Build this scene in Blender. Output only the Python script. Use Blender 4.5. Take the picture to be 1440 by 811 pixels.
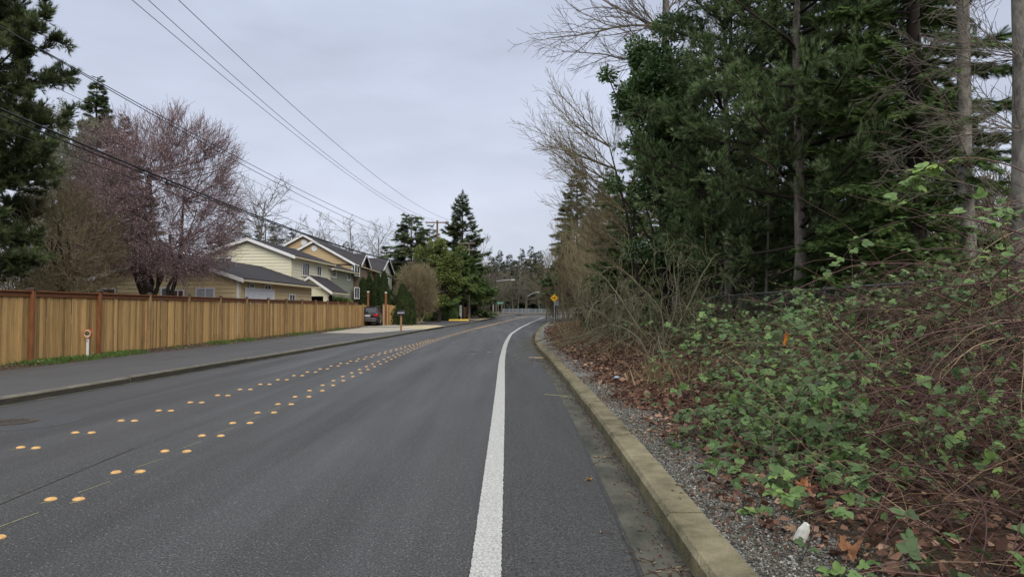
import bpy, math, random
import numpy as np
from mathutils import Vector, Matrix
R = math.radians
for o in list(bpy.data.objects): bpy.data.objects.remove(o)
scn = bpy.context.scene
col = scn.collection
# ------------------------------------------------------------ camera
YAW, PITCH, FPX, EYE = R(0.42), R(1.88), 960.0, 1.6
cam_d = bpy.data.cameras.new("camera"); cam = bpy.data.objects.new("camera", cam_d); col.objects.link(cam)
cam.location = (0, 0, EYE); cam.rotation_euler = (R(90) + PITCH, 0, -YAW)
cam_d.sensor_width = 36; cam_d.lens = 24.0; cam_d.clip_start = 0.05; cam_d.clip_end = 3000
scn.camera = cam
# ------------------------------------------------------------ world and sun (overcast)
SUN_EL, SUN_AZ = 34, 160
w = bpy.data.worlds.new("World"); scn.world = w; w.use_nodes = True
nt = w.node_tree; nt.nodes.clear()
def wn(t, **k):
    n = nt.nodes.new(t)
    for a, b in k.items(): setattr(n, a, b)
    return n
out = wn('ShaderNodeOutputWorld'); bg = wn('ShaderNodeBackground'); bg.inputs[1].default_value = 0.1
sky = wn('ShaderNodeTexSky', sky_type='NISHITA', sun_disc=False, sun_elevation=R(SUN_EL), sun_rotation=R(SUN_AZ))
tc = wn('ShaderNodeTexCoord'); sep = wn('ShaderNodeSeparateXYZ'); nt.links.new(tc.outputs['Generated'], sep.inputs[0])
ramp = wn('ShaderNodeValToRGB'); e = ramp.color_ramp.elements
e[0].position = 0.0; e[0].color = (0.575, 0.605, 0.70, 1)
e[1].position = 1.0; e[1].color = (1.0, 1.0, .98, 1)
for p_, c_ in ((0.12, (0.595, 0.635, 0.745, 1)), (0.22, (0.555, 0.60, 0.72, 1)), (0.42, (0.50, 0.55, 0.68, 1)), (0.62, (0.80, 0.82, 0.86, 1))):
    k = e.new(p_); k.color = c_
nt.links.new(sep.outputs[2], ramp.inputs[0])
mp = wn('ShaderNodeMapping'); mp.inputs['Scale'].default_value = (1.6, 1.6, 5.0); mp.inputs['Rotation'].default_value = (0.15, 0.3, 0)
nz = wn('ShaderNodeTexNoise'); nz.inputs['Scale'].default_value = 1.7; nz.inputs['Detail'].default_value = 5; nz.inputs['Roughness'].default_value = .5
nt.links.new(tc.outputs['Generated'], mp.inputs[0]); nt.links.new(mp.outputs[0], nz.inputs[0])
mr = wn('ShaderNodeMapRange'); mr.inputs[1].default_value = .3; mr.inputs[2].default_value = .7; mr.inputs[3].default_value = .81; mr.inputs[4].default_value = 1.09
nt.links.new(nz.outputs[0], mr.inputs[0])
mul = wn('ShaderNodeVectorMath', operation='SCALE'); nt.links.new(ramp.outputs[0], mul.inputs[0]); nt.links.new(mr.outputs[0], mul.inputs['Scale'])
mul2 = wn('ShaderNodeVectorMath', operation='SCALE'); mul2.inputs['Scale'].default_value = 10.0; nt.links.new(mul.outputs[0], mul2.inputs[0])
zb = wn('ShaderNodeMapRange'); zb.inputs[1].default_value = .45; zb.inputs[2].default_value = .9; zb.inputs[3].default_value = 10.0; zb.inputs[4].default_value = 17.0
nt.links.new(sep.outputs[2], zb.inputs[0]); nt.links.new(zb.outputs[0], mul2.inputs['Scale'])
mx = wn('ShaderNodeMix', data_type='RGBA'); mx.inputs[0].default_value = 0.94
nt.links.new(sky.outputs[0], mx.inputs[6]); nt.links.new(mul2.outputs[0], mx.inputs[7])
nt.links.new(mx.outputs[2], bg.inputs[0]); nt.links.new(bg.outputs[0], out.inputs[0])
sd = bpy.data.lights.new("sun", 'SUN'); sd.energy = 1.5; sd.angle = R(35); sd.color = (1.0, .94, .84)
so = bpy.data.objects.new("sun", sd); col.objects.link(so); so.location = (0, 0, 60)
so.rotation_euler = (R(90 - SUN_EL), 0, R(180 - SUN_AZ))
scn.view_settings.view_transform = 'Standard'; scn.view_settings.look = 'None'
scn.view_settings.exposure = 0.24; scn.view_settings.gamma = 1.0; scn.view_settings.use_curve_mapping = False
scn.cycles.max_bounces = 6; scn.cycles.transparent_max_bounces = 8
# ------------------------------------------------------------ placing helpers
fv = Vector((math.sin(YAW) * math.cos(PITCH), math.cos(YAW) * math.cos(PITCH), math.sin(PITCH)))
rv = Vector((math.cos(YAW), -math.sin(YAW), 0)); uv = rv.cross(fv)
def P(px, py, Y):
    d = fv + rv * ((px - 720) / FPX) - uv * ((py - 405.5) / FPX)
    return Vector((0, 0, EYE)) + d * (Y / d.y)
def smooth_curve(pts):
    ys = np.arange(-30, 320, .5); x = np.interp(ys, [p[0] for p in pts], [p[1] for p in pts])
    k = np.exp(-0.5 * (np.arange(-12, 13) / 5.0) ** 2); k /= k.sum()
    xs = np.convolve(np.pad(x, 12, mode='edge'), k, 'valid')
    return lambda y: np.interp(y, ys, xs)
XR = smooth_curve([(-30, 1.0), (0, 1.03), (3.7, 1.08), (5, 1.15), (8, 1.23), (12.7, 1.28), (18.8, 1.33), (25.4, 1.30), (32.4, 1.33), (39.2, 1.58), (49.5, 2.19), (61, 3.07), (77.5, 4.6), (100, 7.2), (110, 9), (118, 12), (122, 17), (125, 27), (127, 45), (140, 60)])
XL = smooth_curve([(-30, -9.8), (0, -9.0), (11.5, -8.58), (14.4, -8.4), (17.6, -8.27), (25.2, -7.85), (55, -6.4), (63, -5.8), (88, -3.3), (104, -1.7), (120, 1.0), (126, 5), (130, 14), (132, 30), (133, 50), (140, 60)])
XF = smooth_curve([(-30, -.12), (4, -.13), (12.5, -.13), (22.6, -.17), (33.4, -.07), (47, .26), (62.6, 1.22), (81.5, 2.85), (109, 5.8), (118, 8.5), (124, 14), (128, 26), (130, 45)])
XYR = smooth_curve([(-30, -3.7), (5, -3.74), (10, -3.79), (15, -3.84), (21, -3.94), (30, -4.0), (37, -3.98), (46, -3.6), (57, -3.0), (80, -1.0), (100, 1.2), (115, 3.6), (122, 7), (127, 16), (130, 35)])
XYL = smooth_curve([(-30, -5.9), (8, -5.65), (9, -5.6), (20, -4.99), (22.4, -4.88), (26.6, -4.64), (33.4, -4.35), (37, -4.28), (46, -3.9)])
def ZR(y):
    y = np.asarray(y, float); t = np.clip(y - 40, 0, 95)
    return .00012 * t * t + np.clip(y - 135, 0, 30) * .01
def S(t):
    t = np.clip(t, 0, 1); return t * t * (3 - 2 * t)
def GZ(x, y):
    x = np.asarray(x, float); y = np.asarray(y, float); zr = ZR(y)
    dR = x - XR(y) - .28; dL = XL(y) - .15 - x
    zi = zr - .09
    zR = zr + .12 + .75 * S((dR - .7) / 4.3)
    zL = zr + .09 + .10 * S((-x - 12.4) / .5) * S(dL / 2) + .42 * S((-x - 14) / 10)
    z = np.where(dR > -.1, zR, np.where(dL > .2, zL, zi))
    return z
def gz(x, y): return float(GZ(x, y))
# ------------------------------------------------------------ materials
def mat(name, c1, c2=None, rough=.8, scale=8, stretch=(1, 1, 1), bump=0, bscale=None, attr=.5, spec=.3, metal=0, transl=0, detail=4, coat=0, dots=None):
    m = bpy.data.materials.new(name); m.use_nodes = True; t = m.node_tree; b = t.nodes['Principled BSDF']
    b.inputs['Roughness'].default_value = rough; b.inputs['Specular IOR Level'].default_value = spec; b.inputs['Metallic'].default_value = metal
    b.inputs['Coat Weight'].default_value = coat
    L = t.links.new; N = t.nodes.new
    if c2 is None:
        b.inputs['Base Color'].default_value = (*c1, 1)
        if not bump: return m
    tc = N('ShaderNodeTexCoord'); mp = N('ShaderNodeMapping'); mp.inputs['Scale'].default_value = stretch; L(tc.outputs['Object'], mp.inputs[0])
    n = N('ShaderNodeTexNoise'); n.inputs['Scale'].default_value = scale; n.inputs['Detail'].default_value = detail; n.inputs['Roughness'].default_value = .62; L(mp.outputs[0], n.inputs[0])
    if c2 is not None:
        mr = N('ShaderNodeMapRange'); mr.inputs[1].default_value = .32; mr.inputs[2].default_value = .68; L(n.outputs[0], mr.inputs[0])
        f = mr.outputs[0]
        if attr:
            a = N('ShaderNodeAttribute'); a.attribute_name = 'rnd'
            mm = N('ShaderNodeMix'); mm.inputs[0].default_value = attr; L(f, mm.inputs[2]); L(a.outputs['Fac'], mm.inputs[3]); f = mm.outputs[0]
        cr = N('ShaderNodeMix'); cr.data_type = 'RGBA'; L(f, cr.inputs[0]); cr.inputs[6].default_value = (*c1, 1); cr.inputs[7].default_value = (*c2, 1)
        L(cr.outputs[2], b.inputs['Base Color']); cout = cr.outputs[2]
        if transl:
            tr = N('ShaderNodeBsdfTranslucent'); L(cout, tr.inputs[0]); ms = N('ShaderNodeMixShader'); ms.inputs[0].default_value = transl
            o = [x for x in t.nodes if x.type == 'OUTPUT_MATERIAL'][0]; L(b.outputs[0], ms.inputs[1]); L(tr.outputs[0], ms.inputs[2]); L(ms.outputs[0], o.inputs[0])
    if bump:
        nb = N('ShaderNodeTexNoise'); nb.inputs['Scale'].default_value = bscale or scale * 3; nb.inputs['Detail'].default_value = 3; L(mp.outputs[0], nb.inputs[0])
        bp = N('ShaderNodeBump'); bp.inputs['Strength'].default_value = min(1, bump); bp.inputs['Distance'].default_value = .02; L(nb.outputs[0], bp.inputs['Height']); L(bp.outputs[0], b.inputs['Normal'])
    return m
def ramp_mat(name, stops, rough=.6, transl=.25, spec=.3, noise=.25, scale=1.5):
    """colour by the per-leaf random number, so neighbouring leaves differ; a large noise makes clumps"""
    m = bpy.data.materials.new(name); m.use_nodes = True; t = m.node_tree; b = t.nodes['Principled BSDF']; L = t.links.new; N = t.nodes.new
    b.inputs['Roughness'].default_value = rough; b.inputs['Specular IOR Level'].default_value = spec
    a = N('ShaderNodeAttribute'); a.attribute_name = 'rnd'; tc = N('ShaderNodeTexCoord'); n = N('ShaderNodeTexNoise'); n.inputs['Scale'].default_value = scale; n.inputs['Detail'].default_value = 2
    L(tc.outputs['Object'], n.inputs[0]); mr = N('ShaderNodeMapRange'); mr.inputs[1].default_value = .3; mr.inputs[2].default_value = .7; L(n.outputs[0], mr.inputs[0])
    mm = N('ShaderNodeMix'); mm.inputs[0].default_value = noise; L(a.outputs['Fac'], mm.inputs[2]); L(mr.outputs[0], mm.inputs[3])
    cr = N('ShaderNodeValToRGB'); el = cr.color_ramp.elements
    el[0].position, el[0].color = stops[0][0], (*stops[0][1], 1); el[1].position, el[1].color = stops[-1][0], (*stops[-1][1], 1)
    for p_, c_ in stops[1:-1]: k = el.new(p_); k.color = (*c_, 1)
    L(mm.outputs[0], cr.inputs[0]); L(cr.outputs[0], b.inputs['Base Color'])
    if transl:
        tr = N('ShaderNodeBsdfTranslucent'); L(cr.outputs[0], tr.inputs[0]); ms = N('ShaderNodeMixShader'); ms.inputs[0].default_value = transl
        o = [x for x in t.nodes if x.type == 'OUTPUT_MATERIAL'][0]; L(b.outputs[0], ms.inputs[1]); L(tr.outputs[0], ms.inputs[2]); L(ms.outputs[0], o.inputs[0])
    return m
# ------------------------------------------------------------ mesh helpers
def tag(o, label=None, cat=None, group=None, kind=None):
    if label: o['label'] = label
    if cat: o['category'] = cat
    if group: o['group'] = group
    if kind: o['kind'] = kind
    return o
def thing(name, label, cat, loc=(0, 0, 0), rz=0, group=None):
    o = bpy.data.objects.new(name, None); col.objects.link(o); o.empty_display_size = .2
    o.location = loc; o.rotation_euler = (0, 0, rz); return tag(o, label, cat, group)
def link(name, me, m, parent=None, smooth=False):
    for x in (m if isinstance(m, (list, tuple)) else [m]): me.materials.append(x)
    o = bpy.data.objects.new(name, me); col.objects.link(o)
    if parent is not None: o.parent = parent
    if smooth: me.polygons.foreach_set('use_smooth', np.ones(len(me.polygons), bool))
    return o
def np_mesh(name, blocks, m, parent=None, smooth=False):
    """blocks: list of (V (n,3), F (m,k), rnd (n,), material index)"""
    Vs, loops, starts, tot, rn, mi = [], [], [], 0, [], []; vo = 0; lo = 0
    for V, F, r, k in blocks:
        if len(V) == 0: continue
        F = F + vo; vo += len(V); Vs.append(V); rn.append(r); loops.append(F.ravel())
        n, s = F.shape; starts.append(lo + np.arange(n) * s); lo += n * s; mi.append(np.full(n, k))
    V = np.concatenate(Vs).astype(np.float32); Lp = np.concatenate(loops).astype(np.int32); St = np.concatenate(starts).astype(np.int32)
    me = bpy.data.meshes.new(name); me.vertices.add(len(V)); me.vertices.foreach_set('co', V.ravel())
    me.loops.add(len(Lp)); me.loops.foreach_set('vertex_index', Lp)
    me.polygons.add(len(St)); me.polygons.foreach_set('loop_start', St)
    me.polygons.foreach_set('material_index', np.concatenate(mi).astype(np.int32))
    me.update(calc_edges=True)
    a = me.attributes.new('rnd', 'FLOAT', 'POINT'); a.data.foreach_set('value', np.concatenate(rn).astype(np.float32))
    return link(name, me, m, parent, smooth)
def nrm(a): return a / np.maximum(np.linalg.norm(a, axis=-1, keepdims=True), 1e-9)
def frames(d):
    up = np.where(np.abs(d[:, 2:3]) > .95, np.array([[1., 0, 0]]), np.array([[0, 0, 1.]]))
    x = nrm(np.cross(d, up)); return x, np.cross(x, d)
def tubes(segs, k=3, idx=0, rng=None, rnd=None):
    A = np.asarray(segs, float)
    if len(A) == 0: return (np.zeros((0, 3)), np.zeros((0, 4), int), np.zeros(0), idx)
    p0, p1, r0, r1 = A[:, 0:3], A[:, 3:6], A[:, 6:7], A[:, 7:8]; d = nrm(p1 - p0); x, y = frames(d)
    n = len(A); V = np.zeros((n, 2 * k, 3))
    for j in range(k):
        c, s = math.cos(2 * math.pi * j / k), math.sin(2 * math.pi * j / k); o = x * c + y * s
        V[:, j] = p0 + o * r0; V[:, k + j] = p1 + o * r1
    F = np.array([[j, (j + 1) % k, k + (j + 1) % k, k + j] for j in range(k)])
    F = (F[None] + (np.arange(n) * 2 * k)[:, None, None]).reshape(-1, 4)
    if rnd is None: rnd = (rng or np.random.default_rng(1)).random(n)
    return (V.reshape(-1, 3), F, np.repeat(rnd, 2 * k), idx)
def inst(tv, tf, pos, d, nr, size, rnd, idx=0, wid=None):
    """template leaf tv (t,3): x across, y along, z up; placed at pos along d with normal nr"""
    d = nrm(d); x = nrm(np.cross(d, nr)); z = np.cross(x, d); size = np.asarray(size)[:, None, None]
    w_ = 1.0 if wid is None else np.asarray(wid)[:, None, None]
    V = pos[:, None] + size * (tv[None, :, 0:1] * x[:, None] * w_ + tv[None, :, 1:2] * d[:, None] + tv[None, :, 2:3] * z[:, None])
    n, t = len(pos), len(tv); F = (tf[None] + (np.arange(n) * t)[:, None, None]).reshape(-1, tf.shape[1])
    return (V.reshape(-1, 3), F, np.repeat(rnd, t), idx)
def rdir(rng, n, z=None):
    a = rng.normal(size=(n, 3))
    if z is not None: a[:, 2] = a[:, 2] * z[0] + z[1]
    return nrm(a)
# leaf templates
T_LEAF = (np.array([[0, 0, 0], [.28, .45, .08], [0, 1, 0], [-.28, .45, .08], [0, .45, -.03]], float), np.array([[0, 1, 4], [1, 2, 4], [2, 3, 4], [3, 0, 4]]))
T_QUAD = (np.array([[0, 0, 0], [.33, .5, .06], [0, 1, 0], [-.33, .5, .06]], float), np.array([[0, 1, 2, 3]]))
def t_tuft(seed, n=15, spread=.5, wid=.034):
    r = np.random.default_rng(seed); V = []; F = []
    for i in range(n):
        a = r.random() * 6.283; s = spread * (.35 + .65 * r.random()); b = r.random() * .5
        dx, dz = math.cos(a) * s, math.sin(a) * s; L = .62 + .38 * r.random(); nx, nz = -math.sin(a) * wid, math.cos(a) * wid
        k = len(V); V += [[nx, b, nz], [-nx, b, -nz], [dx * L, b + L * .75, dz * L]]; F.append([k, k + 1, k + 2])
    return np.array(V), np.array(F)
def t_frond(seed, n=9, droop=.12, wid=.05):
    """flat conifer spray: side twigs left and right of an axis, each a thin blade"""
    r = np.random.default_rng(seed); V = []; F = []
    for i in range(n):
        t = (i + .5) / n; L = (.42 * (1 - t) + .16) * (.8 + .4 * r.random())
        for s in (-1, 1):
            k = len(V); y0 = t * .85; tip = [s * L * .8, y0 + L * .75, -droop * t - .12 * L + r.normal() * .03]
            V += [[0, y0 - wid, 0], [0, y0 + wid, -droop * t * .5], tip]; F.append([k, k + 1, k + 2])
    return np.array(V), np.array(F)
FINE = [t_frond(s, 17, .10, .022) for s in range(4)]; TUFTS = [t_tuft(s) for s in range(5)]; FRONDS = [t_frond(s) for s in range(4)]
FARFROND = [t_frond(s, 4, .15, .1) for s in range(3)]
def t_compound(seed):
    """bramble leaf: three or five ovate folded leaflets on a short stalk"""
    r = np.random.default_rng(seed); V = []; F = []; n = 5 if seed % 3 == 0 else 3
    for i in range(n):
        a = (i - (n - 1) / 2) * (1.0 if n == 3 else .72); L = .62 if i == n // 2 else .5
        base = np.array([0, .28 if i == n // 2 else .2, 0]); d = np.array([math.sin(a), math.cos(a), -.1 + r.normal() * .12]); x = np.array([math.cos(a), -math.sin(a), 0.])
        pts = [(0, 0, 0), (.24, .14, .03), (.36, .40, .06), (.27, .72, .03), (0, 1.0, -.10), (-.27, .72, .03), (-.36, .40, .06), (-.24, .14, .03), (0, .48, -.04)]
        k = len(V)
        for u, v, z in pts: V.append(base + x * u * L + d * v * L + np.array([0, 0, z * L]))
        for j in range(8): F.append([k + j, k + (j + 1) % 8, k + 8])
    return np.array(V), np.array(F)
COMP = [t_compound(s) for s in range(5)]
def scatter(tmpls, pos, d, nr, size, rnd, idx=0):
    out_ = []; n = len(pos); k = len(tmpls); sel = np.arange(n) % k
    for j in range(k):
        q = sel == j
        if q.any(): out_.append(inst(*tmpls[j], pos[q], d[q], nr[q], size[q], rnd[q], idx))
    return out_
class MB:
    """collects boxes, quads and prisms into one mesh"""
    def __init__(s): s.v = []; s.f = []; s.r = []; s.m = []
    def add(s, v, f, rnd=.5, m=0):
        k = len(s.v); s.v += [tuple(x) for x in v]; s.f += [[i + k for i in q] for q in f]; s.r += [rnd] * len(v); s.m += [m] * len(f); return s
    def box(s, a, b, rnd=.5, m=0, mtx=None):
        v = [Vector((x, y, z)) for z in (a[2], b[2]) for y in (a[1], b[1]) for x in (a[0], b[0])]
        if mtx is not None: v = [mtx @ q for q in v]
        return s.add(v, [[0, 2, 3, 1], [4, 5, 7, 6], [0, 1, 5, 4], [2, 6, 7, 3], [0, 4, 6, 2], [1, 3, 7, 5]], rnd, m)
    def hexa(s, v, rnd=.5, m=0):
        """v: four bottom points then four top points, each ring in order"""
        return s.add(v, [[3, 2, 1, 0], [4, 5, 6, 7], [0, 1, 5, 4], [1, 2, 6, 5], [2, 3, 7, 6], [3, 0, 4, 7]], rnd, m)
    def slab(s, q, th, rnd=.5, m=0):
        """a quad or polygon given by its top face, thickened downwards along its normal"""
        q = [Vector(x) for x in q]; n = (q[1] - q[0]).cross(q[2] - q[0]).normalized()
        if n.z < 0 and abs(n.z) > .05: n = -n
        lo = [x - n * th for x in q]; k = len(q)
        return s.add(lo + q, [list(range(k))[::-1], list(range(k, 2 * k))] + [[i, (i + 1) % k, k + (i + 1) % k, k + i] for i in range(k)], rnd, m)
    def cyl(s, p0, p1, r0, r1=None, n=10, rnd=.5, m=0):
        p0, p1 = Vector(p0), Vector(p1); r1 = r0 if r1 is None else r1; d = (p1 - p0).normalized()
        x = d.orthogonal().normalized(); y = d.cross(x)
        ring = lambda p, r: [p + (x * math.cos(6.2832 * i / n) + y * math.sin(6.2832 * i / n)) * r for i in range(n)]
        return s.add(ring(p0, r0) + ring(p1, r1), [list(range(n))[::-1], list(range(n, 2 * n))] + [[i, (i + 1) % n, n + (i + 1) % n, n + i] for i in range(n)], rnd, m)
    def build(s, name, m, parent=None, bevel=0, smooth=False):
        me = bpy.data.meshes.new(name); me.from_pydata(s.v, [], s.f); me.update()
        me.polygons.foreach_set('material_index', np.array(s.m, np.int32))
        a = me.attributes.new('rnd', 'FLOAT', 'POINT'); a.data.foreach_set('value', np.array(s.r, np.float32))
        o = link(name, me, m, parent, smooth)
        if bevel:
            b = o.modifiers.new('bevel', 'BEVEL'); b.width = bevel; b.segments = 2; b.limit_method = 'ANGLE'
        return o
def copy_tree(o, loc, rz=0, sc=1.0, label=None, scz=None, tilt=None):
    kids = [c for c in bpy.data.objects if c.parent == o] if 'kids' not in CACHE.setdefault(o.name, {}) else CACHE[o.name]['kids']
    CACHE[o.name]['kids'] = kids
    c = o.copy(); col.objects.link(c); c.location = loc; c.rotation_euler = (0, 0, rz) if tilt is None else (tilt[0], tilt[1], rz)
    c.scale = (sc, sc, scz or sc)
    if label: c['label'] = label
    for k in kids:
        d = k.copy(); col.objects.link(d); d.parent = c
        for g in [x for x in k.children]:
            h = g.copy(); col.objects.link(h); h.parent = d
    return c
CACHE = {}
def strip(name, ys, fl, fr, dz, m, n=1, kind='structure', zf=None):
    """sheet along the road between two x curves, n columns"""
    V = []; F = []; c = n + 1
    for y in ys:
        a, b = float(fl(y)), float(fr(y))
        for j in range(c): V.append((a + (b - a) * j / n, y, float(ZR(y)) + dz))
    for i in range(len(ys) - 1):
        for j in range(n): k = i * c + j; F.append((k, k + 1, k + c + 1, k + c))
    me = bpy.data.meshes.new(name); me.from_pydata(V, [], F); me.update(); o = link(name, me, m)
    if kind: o['kind'] = kind
    return o
# ============================================================ setting: ground, road, pavement
rng = np.random.default_rng(7)
def asphalt(name, base, tint, speck=.5, bands=True, rough=.62):
    m = bpy.data.materials.new(name); m.use_nodes = True; t = m.node_tree; b = t.nodes['Principled BSDF']; L = t.links.new; N = t.nodes.new
    tc = N('ShaderNodeTexCoord')
    def noise(s, d=2, vec=None, r=.6):
        n = N('ShaderNodeTexNoise'); n.inputs['Scale'].default_value = s; n.inputs['Detail'].default_value = d; n.inputs['Roughness'].default_value = r; L(vec or tc.outputs['Object'], n.inputs[0]); return n.outputs[0]
    def rg(x, a, b_, c, d):
        n = N('ShaderNodeMapRange'); L(x, n.inputs[0])
        for i, v in enumerate((a, b_, c, d)): n.inputs[i + 1].default_value = v
        return n.outputs[0]
    def mth(op, x, y):
        n = N('ShaderNodeMath'); n.operation = op
        for i, v in enumerate((x, y)):
            if isinstance(v, (int, float)): n.inputs[i].default_value = v
            else: L(v, n.inputs[i])
        return n.outputs[0]
    mp = N('ShaderNodeMapping'); mp.inputs['Scale'].default_value = (1.1, .06, 1); L(tc.outputs['Object'], mp.inputs[0])
    big = rg(noise(1.0, 3, mp.outputs[0]), .3, .7, .70, 1.28)
    pat = rg(noise(.35, 5), .3, .7, .9, 1.1)
    fine = mth('MULTIPLY', rg(noise(58, 2, None, .85), .36, .64, .30, 1.85), rg(noise(24, 2, None, .7), .3, .7, .8, 1.2))
    f = mth('MULTIPLY', big if bands else 1.0, mth('MULTIPLY', pat, fine))
    sc = N('ShaderNodeVectorMath'); sc.operation = 'SCALE'; sc.inputs[0].default_value = base; L(f, sc.inputs['Scale'])
    vo = N('ShaderNodeTexVoronoi'); vo.inputs['Scale'].default_value = 66; L(tc.outputs['Object'], vo.inputs[0])
    sp = N('ShaderNodeSeparateColor'); L(vo.outputs['Color'], sp.inputs[0])
    spk = mth('MULTIPLY', mth('GREATER_THAN', sp.outputs[0], .93), mth('LESS_THAN', vo.outputs['Distance'], .38))
    mix = N('ShaderNodeMix'); mix.data_type = 'RGBA'; L(mth('MULTIPLY', spk, speck), mix.inputs[0]); L(sc.outputs[0], mix.inputs[6]); mix.inputs[7].default_value = (*tint, 1)
    L(mix.outputs[2], b.inputs['Base Color'])
    L(rg(noise(1.3, 3, mp.outputs[0]), .3, .7, rough - .12, rough + .12), b.inputs['Roughness']); b.inputs['Specular IOR Level'].default_value = .35
    bp = N('ShaderNodeBump'); bp.inputs['Strength'].default_value = .6; bp.inputs['Distance'].default_value = .006; L(noise(110, 2), bp.inputs['Height']); L(bp.outputs[0], b.inputs['Normal'])
    return m
A_ROAD = asphalt('asphalt', (.041, .041, .042), (.22, .22, .21), .7)
A_SHO = asphalt('asphalt_shoulder', (.036, .036, .036), (.17, .17, .17), .5, False, .7)
A_WALK = asphalt('asphalt_walk', (.058, .058, .060), (.2, .2, .2), .3, False, .72)
SOIL = mat('soil', (.035, .025, .017), (.085, .062, .042), .95, 6, bump=.5, attr=0)
CONC = mat('concrete', (.27, .25, .21), (.40, .37, .31), .9, 2.5, bump=.2, attr=.2)
CONC_Y = mat('concrete_tan', (.34, .28, .17), (.46, .40, .28), .9, 1.5, bump=.2, attr=0)
KERB = mat('kerb_mossy', (.062, .056, .032), (.28, .245, .155), .95, 3.2, bump=.9, bscale=45, attr=.25, detail=10)
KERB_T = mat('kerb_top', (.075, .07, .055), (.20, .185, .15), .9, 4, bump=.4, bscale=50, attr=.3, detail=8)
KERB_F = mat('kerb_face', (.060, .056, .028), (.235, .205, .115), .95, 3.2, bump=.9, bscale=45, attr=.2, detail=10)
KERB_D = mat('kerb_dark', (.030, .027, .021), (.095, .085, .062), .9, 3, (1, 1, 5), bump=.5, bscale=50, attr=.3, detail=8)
GUT = mat('gutter', (.025, .026, .022), (.105, .102, .08), .85, 2.2, (1.6, .8, 1), bump=.4, bscale=60, attr=0, detail=10)
WHITE = mat('road_white', (.20, .20, .195), (.60, .60, .57), .7, 62, bump=.3, bscale=120, attr=0, detail=8)
YEL = mat('road_yellow', (.36, .22, .10), (.56, .38, .19), .7, 20, attr=0)
CHALK = mat('chalk', (.22, .22, .12), (.42, .41, .22), .9, 30, attr=0)
# ground: one sheet that follows the road, banked up on the right
ys = np.concatenate([[-200, -60, -20], np.arange(-6, 40, .5), np.arange(40, 134, 1.0), [135, 140, 150, 165, 190, 230, 300, 420, 700]])
lo = np.concatenate([[500, 250, 120, 70, 50, 40, 30, 25, 20], np.arange(16, 3, -.5), np.arange(3, .6, -.4), [.16, -.25]])
ro = np.concatenate([[-.25, .16], np.arange(.3, 8, .22), np.arange(8, 16, .8), [20, 28, 40, 60, 100, 200, 500]])
V = []; ry = random.Random(3)
for y in ys:
    a, b = float(XL(y)), float(XR(y))
    xs = np.concatenate([a - lo, b + ro]); z = GZ(xs, np.full_like(xs, y))
    for x, zz in zip(xs, z):
        if x - b > .8 or a - x > 7: zz += ry.uniform(-.02, .03)
        V.append((x, y, zz))
nc = len(lo) + len(ro)
F = [(i * nc + j, i * nc + j + 1, (i + 1) * nc + j + 1, (i + 1) * nc + j) for i in range(len(ys) - 1) for j in range(nc - 1)]
me = bpy.data.meshes.new('ground'); me.from_pydata(V, [], F); me.update(); tag(link('ground', me, SOIL, smooth=True), kind='structure')
yr = np.concatenate([np.arange(-6, 60, 1.0), np.arange(60, 134, 1.0)])
strip('road', yr, lambda y: XL(y) - .01, lambda y: XR(y) - .27, 0, A_ROAD, 6)
strip('shoulder', yr[yr < 126], lambda y: XF(y) + .06, lambda y: XR(y) - .28, .004, A_SHO, 2)
strip('gutter', yr[yr < 126], lambda y: XR(y) - .29, lambda y: XR(y) + .01, .008, GUT, 2)
strip('left_gutter', yr[(yr < 54)], lambda y: XL(y) - .01, lambda y: XL(y) + .13, .004, GUT, 1)
je = random.Random(2); ye = np.concatenate([np.arange(1, 18, .025), np.arange(18, 131, .5)])
strip('edge_line', ye, lambda y: XF(y) - .095 + je.gauss(0, .002), lambda y: XF(y) + .095 + je.gauss(0, .002), .012, WHITE, 1)
for o_ in (-.17, .06):
    strip('yellow_line', np.arange(60, 129, 1.0), lambda y, o_=o_: XYR(y) + o_, lambda y, o_=o_: XYR(y) + o_ + .11, .008, YEL, 1)
# kerbs cast in three metre lengths
def kerb(name, X, y0, y1, side, wd, h, m, seg=3.05, cham=.03):
    mb = MB(); y = y0; i = 0; r = random.Random(5)
    while y < y1:
        e_ = min(y + seg, y1); n = 4; rr = r.random(); dz = r.uniform(-.008, .008); dx = r.uniform(-.009, .009)
        rows = []
        for k in range(n + 1):
            yy = y + .011 + (e_ - y - .022) * k / n; x = float(X(yy)) + dx; z = float(ZR(yy)) + dz
            rows.append([(x, yy, z - .1), (x, yy, z + h - cham), (x + side * cham, yy, z + h), (x + side * (wd - .015), yy, z + h), (x + side * wd, yy, z + h - .015), (x + side * wd, yy, z - .1)])
        v = [q for row in rows for q in row]; f = []
        mi_ = []
        for k in range(n):
            for j in range(5):
                a = k * 6 + j; f.append([a, a + 1, a + 7, a + 6] if side < 0 else [a, a + 6, a + 7, a + 1]); mi_.append(1 if j == 0 else 0)
        f.append([0, 1, 2, 3, 4, 5]); f.append([n * 6 + j for j in range(5, -1, -1)])
        mb.add(v, f, rr); mb.m[-len(f):] = mi_ + [0, 0]; y = e_; i += 1
    return tag(mb.build(name, m), kind='structure')
kerb('kerb', XR, 1.9, 126, 1, .275, .15, [KERB, KERB_F])
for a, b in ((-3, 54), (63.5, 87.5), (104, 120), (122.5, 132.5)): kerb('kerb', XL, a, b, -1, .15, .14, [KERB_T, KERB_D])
def walk(name, ya, yb, m, wide=None, dz=.12):
    ysx = np.arange(ya, yb + .01, 1.0)
    return strip(name, ysx, (lambda y: -12.62 + 0 * y) if wide is None else (lambda y: XL(y) - wide), lambda y: XL(y) - .15, dz, m, 2)
walk('pavement', -4, 56, A_WALK); walk('pavement', 56, 132, A_WALK, 5.0)
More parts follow.
